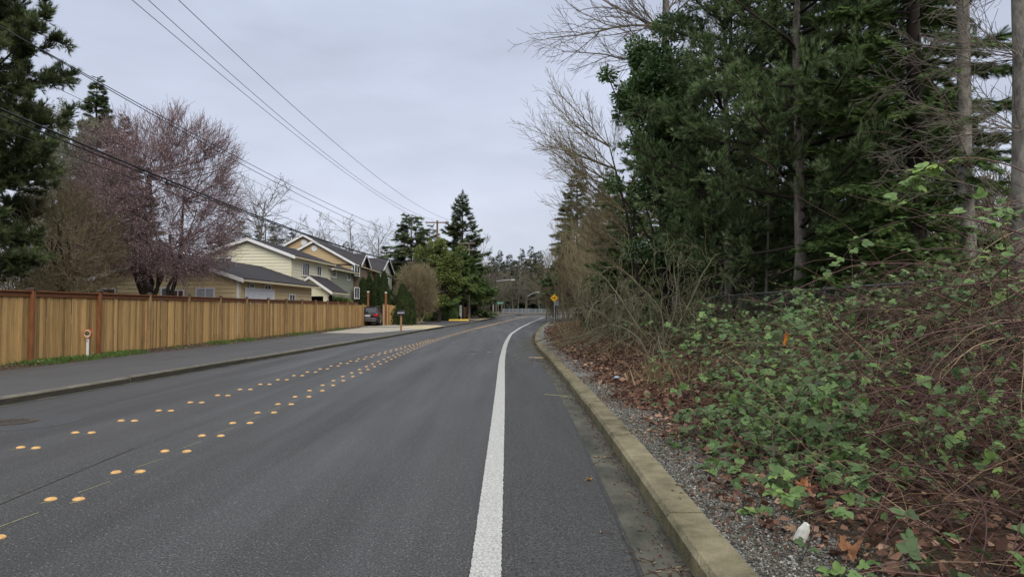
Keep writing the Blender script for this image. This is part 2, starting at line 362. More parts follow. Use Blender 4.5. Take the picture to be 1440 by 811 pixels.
for o in [x for x in bpy.data.objects if x.name.startswith('pavement')]: pass
# light concrete drives crossing the pavement
def gp(px, py, dz):
    lo_, hi = 2.0, 400.0
    for _ in range(50):
        m_ = (lo_ + hi) / 2; p = P(px, py, m_)
        if p.z > float(ZR(m_)) + dz: lo_ = m_
        else: hi = m_
    return P(px, py, lo_)
def patch(name, pts, dz, m, kind='structure'):
    v = [(x, y, float(ZR(y)) + dz) for x, y in pts]; me = bpy.data.meshes.new(name); me.from_pydata(v, [], [list(range(len(v)))]); me.update()
    return tag(link(name, me, m), kind=kind)
patch('driveway', [(-12.6, 46), (-9.2, 45), (-7.35, 52), (-6.62, 54), (-6.62, 56), (-8.6, 57.5), (-9.5, 60), (-12.7, 60), (-12.9, 52)], .126, CONC)
patch('driveway', [(-12.9, 59.9), (-9.5, 59.9), (-9.5, 80), (-14.2, 80)], .16, CONC)
patch('driveway_apron', [(-6.44, 54.2), (-5.75, 63.3), (-7.0, 67), (-9.6, 67), (-9.4, 58), (-8.0, 56.5)], .13, CONC_Y)
patch('driveway_apron', [(-3.4, 88), (-1.75, 103.5), (-3.5, 104), (-5.6, 96), (-5.2, 90)], .13, CONC_Y)
patch('pavement', [(-6.4, 54), (-5.85, 63.5), (-5.85, 63.6), (-6.6, 54)], .02, A_WALK)
WORN = mat('worn_paint', (.030, .030, .030), (.085, .085, .08), .85, 14, (1, 1, 1), attr=0, detail=9)
patch('worn_line', [(-4.24, 4.6), (-4.12, 4.6), (-4.34, 8.0), (-4.38, 8.0)], .005, WORN)
TARM = mat('tar_seam', (.018, .018, .018), (.032, .032, .032), .5, 8, attr=0)
sm = random.Random(9)
def seam(xf, ya, yb, wd):
    yy = np.arange(ya, yb, .2); off = np.cumsum([sm.gauss(0, .004) for _ in yy]); V = []; 
    for y, o_ in zip(yy, off): x = float(xf(y)) + o_; w2 = wd * sm.uniform(.3, 1.2); V += [(x - w2, y, float(ZR(y)) + .0055), (x + w2, y, float(ZR(y)) + .0055)]
    me = bpy.data.meshes.new('road_seam'); me.from_pydata(V, [], [(i * 2, i * 2 + 1, i * 2 + 3, i * 2 + 2) for i in range(len(yy) - 1)]); me.update(); tag(link('road_seam', me, TARM), kind='structure')
seam(lambda y: XF(y) + .17, 2, 40, .004); seam(lambda y: XYR(y) - .55, 2, 45, .003); seam(lambda y: XR(y) - .294, 2, 60, .010); seam(lambda y: XL(y) + .16, 4, 50, .008)
# patches and covers in the road
def disc(mb, c, r, z0, z1, n=28, m=0):
    mb.cyl((c[0], c[1], z0), (c[0], c[1], z1), r, r, n, .5, m)
IRON = mat('cast_iron', (.035, .03, .027), (.10, .08, .065), .7, 30, bump=.5, attr=0)
DARKA = asphalt('asphalt_patch', (.045, .046, .05), (.12, .12, .12), .2, False)
mh = thing('manhole_cover', 'round iron manhole cover set in a dark patch near the left kerb', 'manhole cover', (-7.15, 9.95, 0))
mb = MB(); disc(mb, (0, 0), .33, .004, .012); mb.build('rim', IRON, mh)
mb = MB(); disc(mb, (0, 0), .29, .0125, .016)
for i in range(-4, 5):
    for j in range(-4, 5):
        if i * i + j * j < 17: mb.box((i * .058 - .018, j * .058 - .018, .016), (i * .058 + .018, j * .058 + .018, .021))
mb.build('lid', IRON, mh)
mb = MB(); disc(mb, (-7.1, 9.95), .85, .001, .0025); tag(mb.build('road_patch', DARKA), kind='structure')
patch('road_patch', [(-1.85, 26.6), (-.75, 26.7), (-.74, 27.1), (-1.8, 27.2)], .006, DARKA)
c2 = thing('valve_cover', 'small iron valve cover in the lane left of the white line', 'valve cover', (-1.35, 26.9, 0)); mb = MB(); disc(mb, (0, 0), .16, .007, .016, 16); mb.build('lid', IRON, c2)
c2 = thing('valve_cover', 'tiny pale valve cover in the lane nearest the white line', 'valve cover', (-.7, 26.4, 0)); mb = MB(); disc(mb, (0, 0), .09, .007, .016, 16); mb.build('lid', CONC, c2)
# raised orange markers, in pairs
DOT = mat('marker_orange', (.42, .24, .085), (.72, .43, .16), .5, 22, attr=0)
def dome_mesh():
    V = []; F = []; n = 14
    for r_, z_ in ((.050, 0), (.047, .007), (.036, .014), (.019, .018)):
        V += [(r_ * math.cos(6.2832 * i / n), r_ * math.sin(6.2832 * i / n), z_) for i in range(n)]
    V.append((0, 0, .019))
    for k in range(3):
        F += [(k * n + i, k * n + (i + 1) % n, (k + 1) * n + (i + 1) % n, (k + 1) * n + i) for i in range(n)]
    F += [(3 * n + i, 3 * n + (i + 1) % n, 4 * n) for i in range(n)]
    me = bpy.data.meshes.new('road_marker'); me.from_pydata(V, [], F); me.update(); me.materials.append(DOT)
    me.polygons.foreach_set('use_smooth', np.ones(len(F), bool)); return me
dm = dome_mesh(); rj = random.Random(11); chalk = MB()
def dot(x, y, label, group):
    o = bpy.data.objects.new('road_marker', dm); col.objects.link(o); o.location = (x + rj.uniform(-.012, .012), y + rj.uniform(-.02, .02), float(ZR(y)) + .001); o.rotation_euler.z = rj.random() * 6
    tag(o, label, 'road marker', group)
    if y < 22: chalk.slab([(x - .01, y - .12, .0045), (x + .05, y - .06, .0045), (x + .053, y - .066, .0045), (x - .002, y - .128, .0045)], .001)
for X, ya, yb, gname, lab in ((XYR, 4.9, 62, 'orange markers of the dotted line nearer the white edge line', 'round orange marker in the dotted line nearer the white edge line'),
                              (XYL, 8.08, 38, 'orange markers of the dotted line nearer the fence', 'round orange marker in the dotted line nearer the fence')):
    y = ya
    while y < yb:
        x = float(X(y)) + (.035 if y < 5 else 0)
        for s in ((-.121, .121) if X is XYR else (-.103, .103)):
            l2 = lab; g2 = gname
            if X is XYR and y < 5 and s > 0: l2, g2 = 'nearest and largest orange marker, cut by the left edge of the photo', None
            if X is XYR and y < 5 and s < 0: continue
            dot(x + s, y, l2, g2)
        y += .985
for y in np.arange(5.4, 20, .985):
    x = float(XYR(y)); chalk.slab([(x - .02, y - .3, .0045), (x + .03, y + .1, .0045), (x + .037, y + .1, .0045), (x - .012, y - .3, .0045)], .001)
tag(chalk.build('layout_marks', CHALK), kind='structure')
patch('layout_marks', [(.72, 13.1), (1.22, 12.75), (1.21, 12.70), (.71, 13.05)], .0125, CHALK)
# ============================================================ fence along the pavement
WOOD = mat('fence_cedar', (.16, .095, .038), (.66, .42, .17), .85, 2.6, (10, 10, .55), bump=.5, attr=.6, detail=6)
POST_R = mat('post_red', (.17, .062, .024), (.27, .11, .045), .75, 3, (6, 6, 1), bump=.3, attr=0)
POST_G = mat('post_brown', (.17, .11, .055), (.36, .235, .12), .85, 3, (6, 6, .6), bump=.3, attr=0)
RAIL = mat('rail_red', (.14, .052, .022), (.24, .095, .04), .7, 3, (1, 1, 6), bump=.2, attr=.4)
CAPM = mat('post_cap', (.05, .042, .035), (.10, .085, .07), .7, 6, attr=0)
fence = thing('wooden_fence', 'long tan cedar board fence with a reddish top rail along the pavement', 'fence', (-13.2, 8, 0))
FX, FY0 = -13.2, 9.64
posts = [FY0 + 3.1 * i for i in range(18)]
rf = random.Random(4)
def ftop(y): return 2.13 + .004 * (y - 18)
def fbot(y): return .20
for i, y in enumerate(posts):
    red = i in (3, 4)
    mb = MB(); lean = rf.uniform(-.015, .015)
    z1 = ftop(y) + (.06 if i < 16 else -.05); mb.hexa([(0 + .05, y - .05 - 8, .05), (.15, y - .05 - 8, .05), (.15, y + .05 - 8, .05), (.05, y + .05 - 8, .05), (.05 + lean, y - .05 - 8, z1), (.15 + lean, y - .05 - 8, z1), (.15 + lean, y + .05 - 8, z1), (.05 + lean, y + .05 - 8, z1)], rf.random())
    p = mb.build('post', POST_R if red else POST_G, fence, .006)
    if i < 15:
        mb = MB(); c = (.10 + lean, y - 8); mb.box((c[0] - .085, c[1] - .085, z1 + .001), (c[0] + .085, c[1] + .085, z1 + .022)); mb.box((c[0] - .05, c[1] - .05, z1 + .022), (c[0] + .05, c[1] + .05, z1 + .05))
        mb.build('post_cap', CAPM, p, .006)
for i, y in enumerate(posts):
    y1 = y + 3.1 if i < len(posts) - 1 else 64.2
    mb = MB(); yy = y + .0; n = 22; drop = 0 if y < 57 else -.16
    wdt = (y1 - yy) / n
    for k in range(n):
        a = yy + k * wdt; d = rf.uniform(-.008, .008) + (.018 if k % 2 else 0); top = ftop(a) - .02 + drop; bot = fbot(a) + rf.uniform(-.03, .02); sk = rf.uniform(-.004, .004)
        mb.hexa([(d, a + .002 - 8, bot), (d + .018, a + .002 - 8, bot), (d + .018, a + wdt - .003 - 8, bot), (d, a + wdt - .003 - 8, bot),
                 (d, a + .002 + sk - 8, top), (d + .018, a + .002 + sk - 8, top), (d + .018, a + wdt - .003 + sk - 8, top), (d, a + wdt - .003 + sk - 8, top)], min(1, max(0, rf.gauss(.5, .30))))
    mb.build('board_panel', WOOD, fence)
    if y < 57:
        mb = MB(); t0, t1 = ftop(y), ftop(y1)
        def rail(x0, x1, za, zb): mb.hexa([(x0, y - 7.997, t0 + za), (x1, y - 7.997, t0 + za), (x1, y1 - 8.003, t1 + za), (x0, y1 - 8.003, t1 + za), (x0, y - 7.997, t0 + zb), (x1, y - 7.997, t0 + zb), (x1, y1 - 8.003, t1 + zb), (x0, y1 - 8.003, t1 + zb)], rf.random())
        rail(.04, .075, -.14, -.012); rail(-.05, .13, -.01, .025)
        mb.build('top_rail', RAIL, fence, .004)
# reflector post in front of the fence
WP = mat('white_plastic', (.62, .62, .60), (.78, .78, .76), .5, 8, attr=0)
REDP = mat('red_plate', (.42, .06, .03), (.55, .10, .05), .5, 8, attr=0); CREAMP = mat('cream_plate', (.50, .38, .22), (.62, .50, .32), .5, 12, attr=0); BLK = mat('black_plastic', (.012, .012, .012), (.03, .03, .03), .4, 10, attr=0)
b0 = P(123, 498, 21.3); rp = thing('marker_post', 'short white post with a round red rimmed cream plate in front of the fence', 'marker post', (b0.x, 21.3, .15))
mb = MB(); mb.box((-.035, -.02, 0), (.035, .02, .60)); mb.build('post', WP, rp, .006)
def rdisc(y0, y1, rx, rz, cz, m, name, par, cx=0):
    mb = MB(); n = 24; a = [(cx + rx * math.cos(6.2832 * i / n), y0, cz + rz * math.sin(6.2832 * i / n)) for i in range(n)]; b = [(x, y1, z) for x, y, z in a]
    mb.add(a + b, [list(range(n)), list(range(n, 2 * n))[::-1]] + [[i, (i + 1) % n, n + (i + 1) % n, n + i][::-1] for i in range(n)]); return mb.build(name, m, par)
rdisc(-.055, .015, .125, .145, .745, REDP, 'plate_rim', rp); pl_ = rdisc(-.065, -.0555, .108, .128, .745, CREAMP, 'plate', rp, .015)
rdisc(-.068, -.0655, .082, .058, .76, BLK, 'emblem', pl_, .015)
mb = MB()
for i in range(9):
    xx = -.055 + .0165 * i; mb.box((xx * .8 + .015, -.0705, .747 + .006 * (i % 3)), (xx * .8 + .022, -.0685, .778 - .005 * (i % 2)))
mb.build('lettering', CREAMP, pl_)
mb = MB(); mb.box((-.012, -.026, .50), (.012, -.021, .53)); mb.build('bolt', BLK, rp)
# ============================================================ houses
W_TAN = mat('siding_tan', (.58, .47, .27), (.64, .52, .31), .75, 2, attr=.3); W_CREAM = mat('siding_cream', (.70, .67, .50), (.75, .72, .55), .75, 2, attr=.3)
W_SAGE = mat('siding_sage', (.25, .265, .21), (.30, .315, .255), .75, 2, attr=.3); W_OR = mat('siding_orange', (.52, .385, .215), (.57, .43, .245), .75, 2, attr=.3)
W_BR = mat('shingle_brown', (.15, .11, .075), (.22, .165, .11), .85, 6, attr=.5)
W_LITE = mat('siding_sage_light', (.48, .50, .42), (.54, .56, .47), .75, 2, attr=.3)
ROOF = mat('shingles', (.018, .017, .021), (.055, .050, .055), .9, 14, (1, 1, 3), bump=.3, attr=.2); TRIM = mat('white_trim', (.70, .70, .70), (.80, .80, .80), .6, 4, attr=0)
TRIM_T = mat('tan_trim', (.45, .40, .27), (.52, .46, .32), .7, 4, attr=0); GLASS = mat('window_glass', (.03, .035, .04), (.09, .10, .11), .12, 1.2, attr=0, spec=.6)
CURT = mat('curtain', (.30, .33, .36), (.5, .52, .55), .8, 5, (6, 6, .5), attr=0); DOORW = mat('white_panel', (.60, .62, .66), (.68, .70, .74), .5, 3, attr=0)
BRNW = mat('brown_shade', (.08, .03, .018), (.13, .05, .03), .7, 5, attr=0); DARK = mat('opening_shade', (.015, .014, .013), (.03, .028, .025), .9, 5, attr=0); TERRA = mat('terracotta', (.35, .13, .05), (.45, .18, .08), .7, 5, attr=0)
def V3(*a): return Vector(a)
def boards(mb, O, U, out_, prof, z0, z1, h=.23, t=.032):
    """lap siding on a wall: prof(z) -> (u0, u1); each course leans out at its foot"""
    z = z0
    while z < z1 - .01:
        zt = min(z + h, z1); a0, a1 = prof(z); b0_, b1 = prof(zt)
        if a1 - a0 > .02:
            q = lambda u, zz, o_: O + U * u + out_ * o_ + V3(0, 0, zz)
            mb.add([q(a0, z, t), q(a1, z, t), q(b1, zt, 0), q(b0_, zt, 0), q(a0, z, 0), q(a1, z, 0)], [[0, 1, 2, 3], [4, 5, 1, 0]], random.random())
        z = zt
def window(par, c, U, out_, wd, ht, glass=GLASS, mull=1, frame=TRIM, fw=.09):
    mb = MB(); c = Vector(c); Z = V3(0, 0, 1)
    def bar(u0, u1, z0, z1, o0=.0, o1=.05, M=mb):
        M.hexa([c + U * u0 + out_ * o0 + Z * z0, c + U * u1 + out_ * o0 + Z * z0, c + U * u1 + out_ * o1 + Z * z0, c + U * u0 + out_ * o1 + Z * z0,
                c + U * u0 + out_ * o0 + Z * z1, c + U * u1 + out_ * o0 + Z * z1, c + U * u1 + out_ * o1 + Z * z1, c + U * u0 + out_ * o1 + Z * z1])
    a, b = wd / 2, ht / 2
    bar(-a - fw, -a, -b - fw, b + fw); bar(a, a + fw, -b - fw, b + fw); bar(-a, a, b, b + fw); bar(-a, a, -b - fw, -b, 0, .08)
    for i in range(mull):
        x = -a + wd * (i + 1) / (mull + 1); bar(x - .03, x + .03, -b, b, .012, .04)
    f = mb.build('window', frame, par); g = MB(); bar(-a, a, -b, b, .002, .02, g); g.build('pane', glass, f); return f
def PXc(px, py, X):
    d = fv + rv * ((px - 720) / FPX) - uv * ((py - 405.5) / FPX); return V3(0, 0, EYE) + d * (X / d.x)
def PL(px, py, p0, n):
    d = fv + rv * ((px - 720) / FPX) - uv * ((py - 405.5) / FPX); e_ = V3(0, 0, EYE); return e_ + d * ((p0 - e_).dot(n) / d.dot(n))
# --- house with the low garage and the cream upper storey
h1 = thing('house', 'tan and cream two storey house with a low garage wing behind the fence', 'house', (-14.9, 38, .6))
def H(u, v, z): return V3(0, 0, 0) + V3(-1, .05, 0) * u + V3(.05, 1, 0) * v + V3(0, 0, z - .6)
def Hw(p): return p - V3(-14.9, 38, .6)
U1, O1 = V3(-1, .05, 0), V3(-.05, -1, 0); U2, O2 = V3(.05, 1, 0), V3(1, -.05, 0)
def gable_block(par, name, m, Hf, u0, u1, v0, v1, ze, zp, up, zb=.3, sid=True, back=True):
    """walls of a gabled block; gable faces -v; eave height ze at u0 and u1, ridge zp at up"""
    mb = MB()
    f0 = [Hf(u0, v0, zb), Hf(u1, v0, zb), Hf(u1, v0, ze), Hf(up, v0, zp), Hf(u0, v0, ze)]; f1 = [Hf(u0, v1, zb), Hf(u1, v1, zb), Hf(u1, v1, ze), Hf(up, v1, zp), Hf(u0, v1, ze)]
    mb.add(f0 + f1, [[0, 1, 2, 3, 4], [9, 8, 7, 6, 5], [0, 4, 9, 5], [1, 6, 7, 2]])
    prof = lambda z: (u0, u1) if z <= ze else (u0 + (up - u0) * (z - ze) / (zp - ze), u1 - (u1 - up) * (z - ze) / (zp - ze))
    boards(mb, Hf(0, v0, 0), (Hf(1, v0, 0) - Hf(0, v0, 0)), -(Hf(0, 1, 0) - Hf(0, 0, 0)), prof, zb, zp)
    boards(mb, Hf(u0, 0, 0), (Hf(0, 1, 0) - Hf(0, 0, 0)), -(Hf(1, 0, 0) - Hf(0, 0, 0)), lambda z: (v0, v1), zb, ze)
    return mb.build(name, m, par)
def gable_roof(par, Hf, u0, u1, v0, v1, ze, zp, up, ov=.45, fo=.4, th=.16, trim=TRIM):
    k0 = (zp - ze) / (up - u0); k1 = (zp - ze) / (u1 - up); mb = MB()
    e0, e1 = ze - k0 * ov, ze - k1 * ov; a = .17
    mb.slab([Hf(u0 - ov, v0 - fo, e0 + a), Hf(up, v0 - fo, zp + a), Hf(up, v1 + fo, zp + a), Hf(u0 - ov, v1 + fo, e0 + a)], .06)
    mb.slab([Hf(u1 + ov, v0 - fo, e1 + a), Hf(up, v0 - fo, zp + a), Hf(up, v1 + fo, zp + a), Hf(u1 + ov, v1 + fo, e1 + a)], .06)
    rows = 26
    for i in range(1, rows):       # shingle courses
        t = i / rows; ua = u0 - ov + (up - u0 + ov) * t; za = e0 + a + (zp - e0) * t
        mb.box((0, 0, 0), (0, 0, 0)) if False else mb.add([Hf(ua, v0 - fo, za + .002), Hf(ua + .03, v0 - fo, za + .014 + .03 * k0), Hf(ua + .03, v1 + fo, za + .014 + .03 * k0), Hf(ua, v1 + fo, za + .002)], [[0, 1, 2, 3]], random.random())
    rf_ = mb.build('roof', ROOF, par)
    for (ua, za, ub, zb_) in ((u0 - ov, e0, up, zp), (u1 + ov, e1, up, zp)):
        for vv in (v0 - fo - .03, v1 + fo + .002):
            mb = MB(); mb.hexa([Hf(ua, vv, za - .10), Hf(ub, vv, zb_ - .10), Hf(ub, vv + .028, zb_ - .10), Hf(ua, vv + .028, za - .10), Hf(ua, vv, za + .13), Hf(ub, vv, zb_ + .13), Hf(ub, vv + .028, zb_ + .13), Hf(ua, vv + .028, za + .13)])
            mb.build('fascia', trim, rf_)
    mb = MB(); v_ = [Hf(u0 - ov - .1, v0 - fo, e0 - .03), Hf(u0 - ov - .002, v0 - fo, e0 - .03), Hf(u0 - ov - .002, v1 + fo, e0 - .03), Hf(u0 - ov - .1, v1 + fo, e0 - .03)]
    mb.hexa(v_ + [q + V3(0, 0, .12) for q in v_]); mb.build('gutter', TRIM_T, rf_)
    mb = MB(); mb.slab([Hf(u0 - ov, v0 - fo, e0 + .085), Hf(u0 - ov, v1 + fo, e0 + .085), Hf(u0, v1 + fo, ze + .085), Hf(u0, v0 - fo, ze + .085)], .02); mb.build('soffit', TRIM_T, rf_)
    return rf_
gable_block(h1, 'garage_wall', W_TAN, H, 0, 8.1, 0, 12, 3.40, 4.72, 3.85); gable_roof(h1, H, 0, 8.1, 0, 12, 3.40, 4.72, 3.85)
gable_block(h1, 'upper_wall', W_CREAM, H, 1.6, 8.2, 12.2, 21, 5.66, 6.85, 4.75); gable_roof(h1, H, 1.6, 8.2, 12.2, 21, 5.66, 6.85, 4.75)
gable_block(h1, 'rear_wall', W_SAGE, H, 1.55, 8.0, 21.1, 28.6, 5.35, 6.5, 4.75); gable_roof(h1, H, 1.55, 8.0, 21.1, 28.6, 5.35, 6.5, 4.75, fo=.3)
for uu, vv, z0_, z1_, m_ in ((0, 0, .3, 3.3, TRIM), (1.6, 12.2, 3.4, 5.55, W_CREAM), (1.55, 21.1, .5, 5.3, W_CREAM)):
    mb = MB(); c = H(uu, vv, 0); mb.box((c.x - .10, c.y - .03, z0_ - .6), (c.x + .03, c.y + .10, z1_ - .6)); mb.build('corner_board', m_, h1)
    mb = MB(); mb.cyl(H(uu - .45, vv, z1_ + .0), H(uu - .06, vv + .1, z1_ - .18), .045, n=8); mb.cyl(H(uu - .06, vv + .1, z1_ - .18), H(uu - .06, vv + .1, z0_), .045, n=8); mb.build('downpipe', TRIM_T, h1)
def front_win(x0, x1, y0, y1, glass, mull, Yp, U=U1, O=O1, par=h1, off=Hw, o_=.02):
    v_ = 12.2 if Yp > 45 else 0.0; a, b = PL(x0, y0, V3(-14.9, 38, 0) + U2 * v_, O1), PL(x1, y1, V3(-14.9, 38, 0) + U2 * v_, O1); c = (a + b) / 2; c = off(c) + O * (o_ + .02)
    return window(par, c, U, O, abs(b.x - a.x), abs(a.z - b.z), glass, mull)
front_win(278, 301, 406.5, 423, CURT, 1, 38.15); front_win(229, 240, 406, 423, GLASS, 0, 38.28); front_win(244, 258, 409, 423, BRNW, 1, 38.22); front_win(144, 162, 407, 421, BRNW, 0, 38.36); front_win(309, 326, 363.5, 369, GLASS, 1, 50.4)
def side_win(x0, x1, y0, y1, X, par, off, glass=GLASS, mull=0, o_=.02, name=None):
    q = (V3(X, 0, 0), V3(1, 0, 0)) if X in (-15.18, -14.68) else ((V3(-14.9, 38, 0) + U1 * (0 if x1 < 414 and y0 > 399 else 1.6), O2))
    a, b = PL(x0, y0, *q), PL(x1, y1, *q); c = (a + b) / 2; wd = abs(b.y - a.y); ht = abs(PL((x0 + x1) / 2, y0, *q).z - PL((x0 + x1) / 2, y1, *q).z)
    f = window(par, off(c) + O2 * (o_ + .02), U2, O2, wd, ht, glass, mull)
    if name: f.name = name
    return f
gd = side_win(344, 383, 407.5, 426, -14.72, h1, Hw, DOORW, 0, .03, 'garage_door')
side_win(349.5, 355.5, 399.5, 404, -14.75, h1, Hw, GLASS, 1); side_win(371.5, 379, 402, 406.5, -14.65, h1, Hw, GLASS, 1); side_win(406, 413, 415, 424, -14.4, h1, Hw, GLASS, 1)
side_win(424.5, 433.5, 370, 387, -15.72, h1, Hw, GLASS, 2); side_win(445, 450.5, 375, 387, -15.5, h1, Hw, GLASS, 1); side_win(466, 471.5, 379, 389, -15.4, h1, Hw, GLASS, 0); side_win(487.5, 491.5, 384, 393, -15.2, h1, Hw, GLASS, 0)
# entrance porch
pc = V3(-15.4, 53.6, 0)
def HP(u, v, z): return V3(pc.x - u, pc.y + v, z) - V3(-14.9, 38, .6)
mb = MB(); w_ = 1.35
mb.hexa([HP(-w_, 0, .3), HP(-w_ + .35, 0, .3), HP(-w_ + .35, .35, .3), HP(-w_, .35, .3), HP(-w_, 0, 3.2), HP(-w_ + .35, 0, 3.2), HP(-w_ + .35, .35, 3.2), HP(-w_, .35, 3.2)])
mb.build('porch_post', W_CREAM, h1); mb = MB(); mb.hexa([HP(w_ - .35, 0, .3), HP(w_, 0, .3), HP(w_, .35, .3), HP(w_ - .35, .35, .3), HP(w_ - .35, 0, 3.2), HP(w_, 0, 3.2), HP(w_, .35, 3.2), HP(w_ - .35, .35, 3.2)])
mb.build('porch_post', W_CREAM, h1)
mb = MB(); mb.add([HP(-w_ - .1, .02, 2.75), HP(w_ + .1, .02, 2.75), HP(w_ + .1, .02, 3.25), HP(0, .02, 4.2), HP(-w_ - .1, .02, 3.25), HP(-w_ - .1, .2, 2.75), HP(w_ + .1, .2, 2.75), HP(w_ + .1, .2, 3.25), HP(0, .2, 4.2), HP(-w_ - .1, .2, 3.25)], [[0, 1, 2, 3, 4], [9, 8, 7, 6, 5], [0, 5, 6, 1]])
mb.build('porch_gable', W_CREAM, h1)
mb = MB(); mb.hexa([HP(-w_ + .2, 1.0, .3), HP(w_ - .2, 1.0, .3), HP(w_ - .2, 2.2, .3), HP(-w_ + .2, 2.2, .3), HP(-w_ + .2, 1.0, 2.9), HP(w_ - .2, 1.0, 2.9), HP(w_ - .2, 2.2, 2.9), HP(-w_ + .2, 2.2, 2.9)]); mb.build('porch_opening_shade', DARK, h1)  # solid near-black block: shade inside the door opening put into its colour
gable_roof(h1, HP, -w_ - .1, w_ + .1, 0, 4.5, 3.2, 4.2, 0, ov=.35, fo=.45)
# --- taller house with orange gables
h2 = thing('house', 'taller orange and brown house with dark roof and white trimmed gables', 'house', (-15.2, 67.3, .8))
def H2(u, v, z): return V3(-u, v, z - .8)
def Hw2(p): return p - V3(-15.2, 67.3, .8)
gable_block(h2, 'main_wall', W_OR, H2, 0, 10.4, 1.3, 20.7, 6.3, 9.15, 5.2); gable_roof(h2, H2, 0, 10.4, 1.3, 20.7, 6.3, 9.15, 5.2, ov=.6)
gable_block(h2, 'front_wall', W_OR, H2, .02, 7.6, 0, 1.29, 6.3, 8.4, 3.8); gable_roof(h2, H2, .02, 7.6, 0, .9, 6.3, 8.4, 3.8, ov=.6)
for uu, zz, vv in ((5.2, 8.45, 1.28), (3.8, 7.75, -.02)):
    mb = MB(); mb.cyl(H2(uu, vv, zz), H2(uu, vv - .05, zz), .3, n=18); mb.build('gable_vent', TRIM, h2)
def dorm(Y0, Y1, zt, m, prot=.5, ze=6.2):
    a, b = Y0 - 67.3, Y1 - 67.3; mid = (a + b) / 2; mb = MB()
    f0 = [(prot, a, -.5), (prot, b, -.5), (prot, b, ze - .8), (prot, mid, zt - .8), (prot, a, ze - .8)]; f1 = [(-3.0, y, z) for x, y, z in f0]
    mb.add(f0 + f1, [[0, 1, 2, 3, 4], [0, 4, 9, 5], [1, 6, 7, 2]]); boards(mb, V3(prot, 0, 0), V3(0, 1, 0), V3(1, 0, 0), lambda z: (a, b) if z <= ze - .8 else (a + (mid - a) * (z - ze + .8) / (zt - ze), b - (b - mid) * (z - ze + .8) / (zt - ze)), -.5, zt - .8)
    mb.build('bay_wall', m, h2); mb = MB(); k = (zt - ze) / (mid - a); o_ = .3
    for s, e_ in ((a - o_, mid), (b + o_, mid)): mb.slab([(prot + .4, s, ze - .8 - k * o_ + .12), (prot + .4, e_, zt - .8 + .12), (-4, e_, zt - .8 + .12), (-4, s, ze - .8 - k * o_ + .12)], .06)
    r_ = mb.build('bay_roof', ROOF, h2); mb = MB()
    for s in (a - o_, b + o_): mb.hexa([(prot + .401, s, ze - .8 - k * o_ - .1), (prot + .43, s, ze - .8 - k * o_ - .1), (prot + .43, mid, zt - .9), (prot + .401, mid, zt - .9), (prot + .401, s, ze - .8 - k * o_ + .12), (prot + .43, s, ze - .8 - k * o_ + .12), (prot + .43, mid, zt - .68), (prot + .401, mid, zt - .68)])
    mb.build('bay_fascia', TRIM, r_)
dorm(67.5, 71.6, 7.3, W_BR); dorm(79, 86.8, 7.9, W_LITE)
mb = MB(); mb.box((-.13, -.03, -.4), (.03, .12, 5.4)); mb.build('corner_board', TRIM, h2); mb = MB(); mb.box((.4, 19.35, -.4), (.53, 19.53, 5.4)); mb.build('corner_board', TRIM, h2)
for x0, x1, y0, y1, X in ((498.5, 504, 373, 387, -14.68), (498.5, 503.5, 405, 419, -14.68), (508.5, 512, 380, 390, -15.18), (516, 520, 382, 392, -15.18), (530.5, 533.5, 383, 392, -14.68), (539.5, 545, 391, 399, -14.68)):
    side_win(x0, x1, y0, y1, X, h2, Hw2, GLASS, 1)
h3 = thing('house', 'low dark roofed house half hidden behind the bare round shrub', 'house', (-15.6, 93, .8))
def H3(u, v, z): return V3(-u, v, z - .8)
gable_block(h3, 'wall', W_TAN, H3, 0, 6, 0, 8, 3.1, 3.1 + .01, 3); mb = MB()
mb.slab([H3(-.5, -.5, 3.0), H3(6.5, -.5, 3.0), H3(5, 3, 5.0), H3(1.2, 3, 5.0)], .08); mb.slab([H3(-.5, -.5, 3.0), H3(-.5, 8.5, 3.0), H3(1.2, 6, 5.0), H3(1.2, 3, 5.0)], .08); mb.slab([H3(1.2, 3, 5.0), H3(5, 3, 5.0), H3(5, 6, 5.0), H3(1.2, 6, 5.0)], .08)
mb.build('roof', ROOF, h3)
# ============================================================ gate posts, car, letter box
def gatepost(px, py0, py1, Y, label, m, capm):
    a, b = P(px, py0, Y), P(px, py1, Y); t = thing('gate_post', label, 'post', (b.x, Y, b.z)); mb = MB(); mb.box((-.085, -.085, -.2), (.085, .085, a.z - b.z)); mb.build('post', m, t, .01)
    mb = MB(); mb.box((-.10, -.10, a.z - b.z), (.10, .10, a.z - b.z + .10)); mb.build('cap', capm, t, .02); return t
gatepost(517.5, 411, 460, 64.6, 'tall brown gate post at the end of the long fence, white cap', POST_R, TRIM)
gatepost(542.5, 412, 459.5, 65.2, 'tall reddish gate post between the black car and the short fence', POST_R, TRIM)
gatepost(539.5, 429, 460, 64.4, 'thin pale weathered post beside the right gate post', mat('pale_post', (.30, .20, .12), (.42, .30, .19), .8, 4, (6, 6, 1), attr=0), POST_G)
sf = thing('short_fence', 'short piece of weathered board fence right of the black car', 'fence', (-11.55, 65.6, .2)); mb = MB()
for k in range(6): mb.box((.0 + k * .145, rf.uniform(-.01, .01), 0), (.14 + k * .145, .02, 2.0 - .02 * k + rf.uniform(-.02, .02)), rf.random())
mb.build('board_panel', WOOD, sf); mb = MB(); mb.box((.88, -.03, 0), (.98, .07, 2.05)); mb.build('post', POST_G, sf)
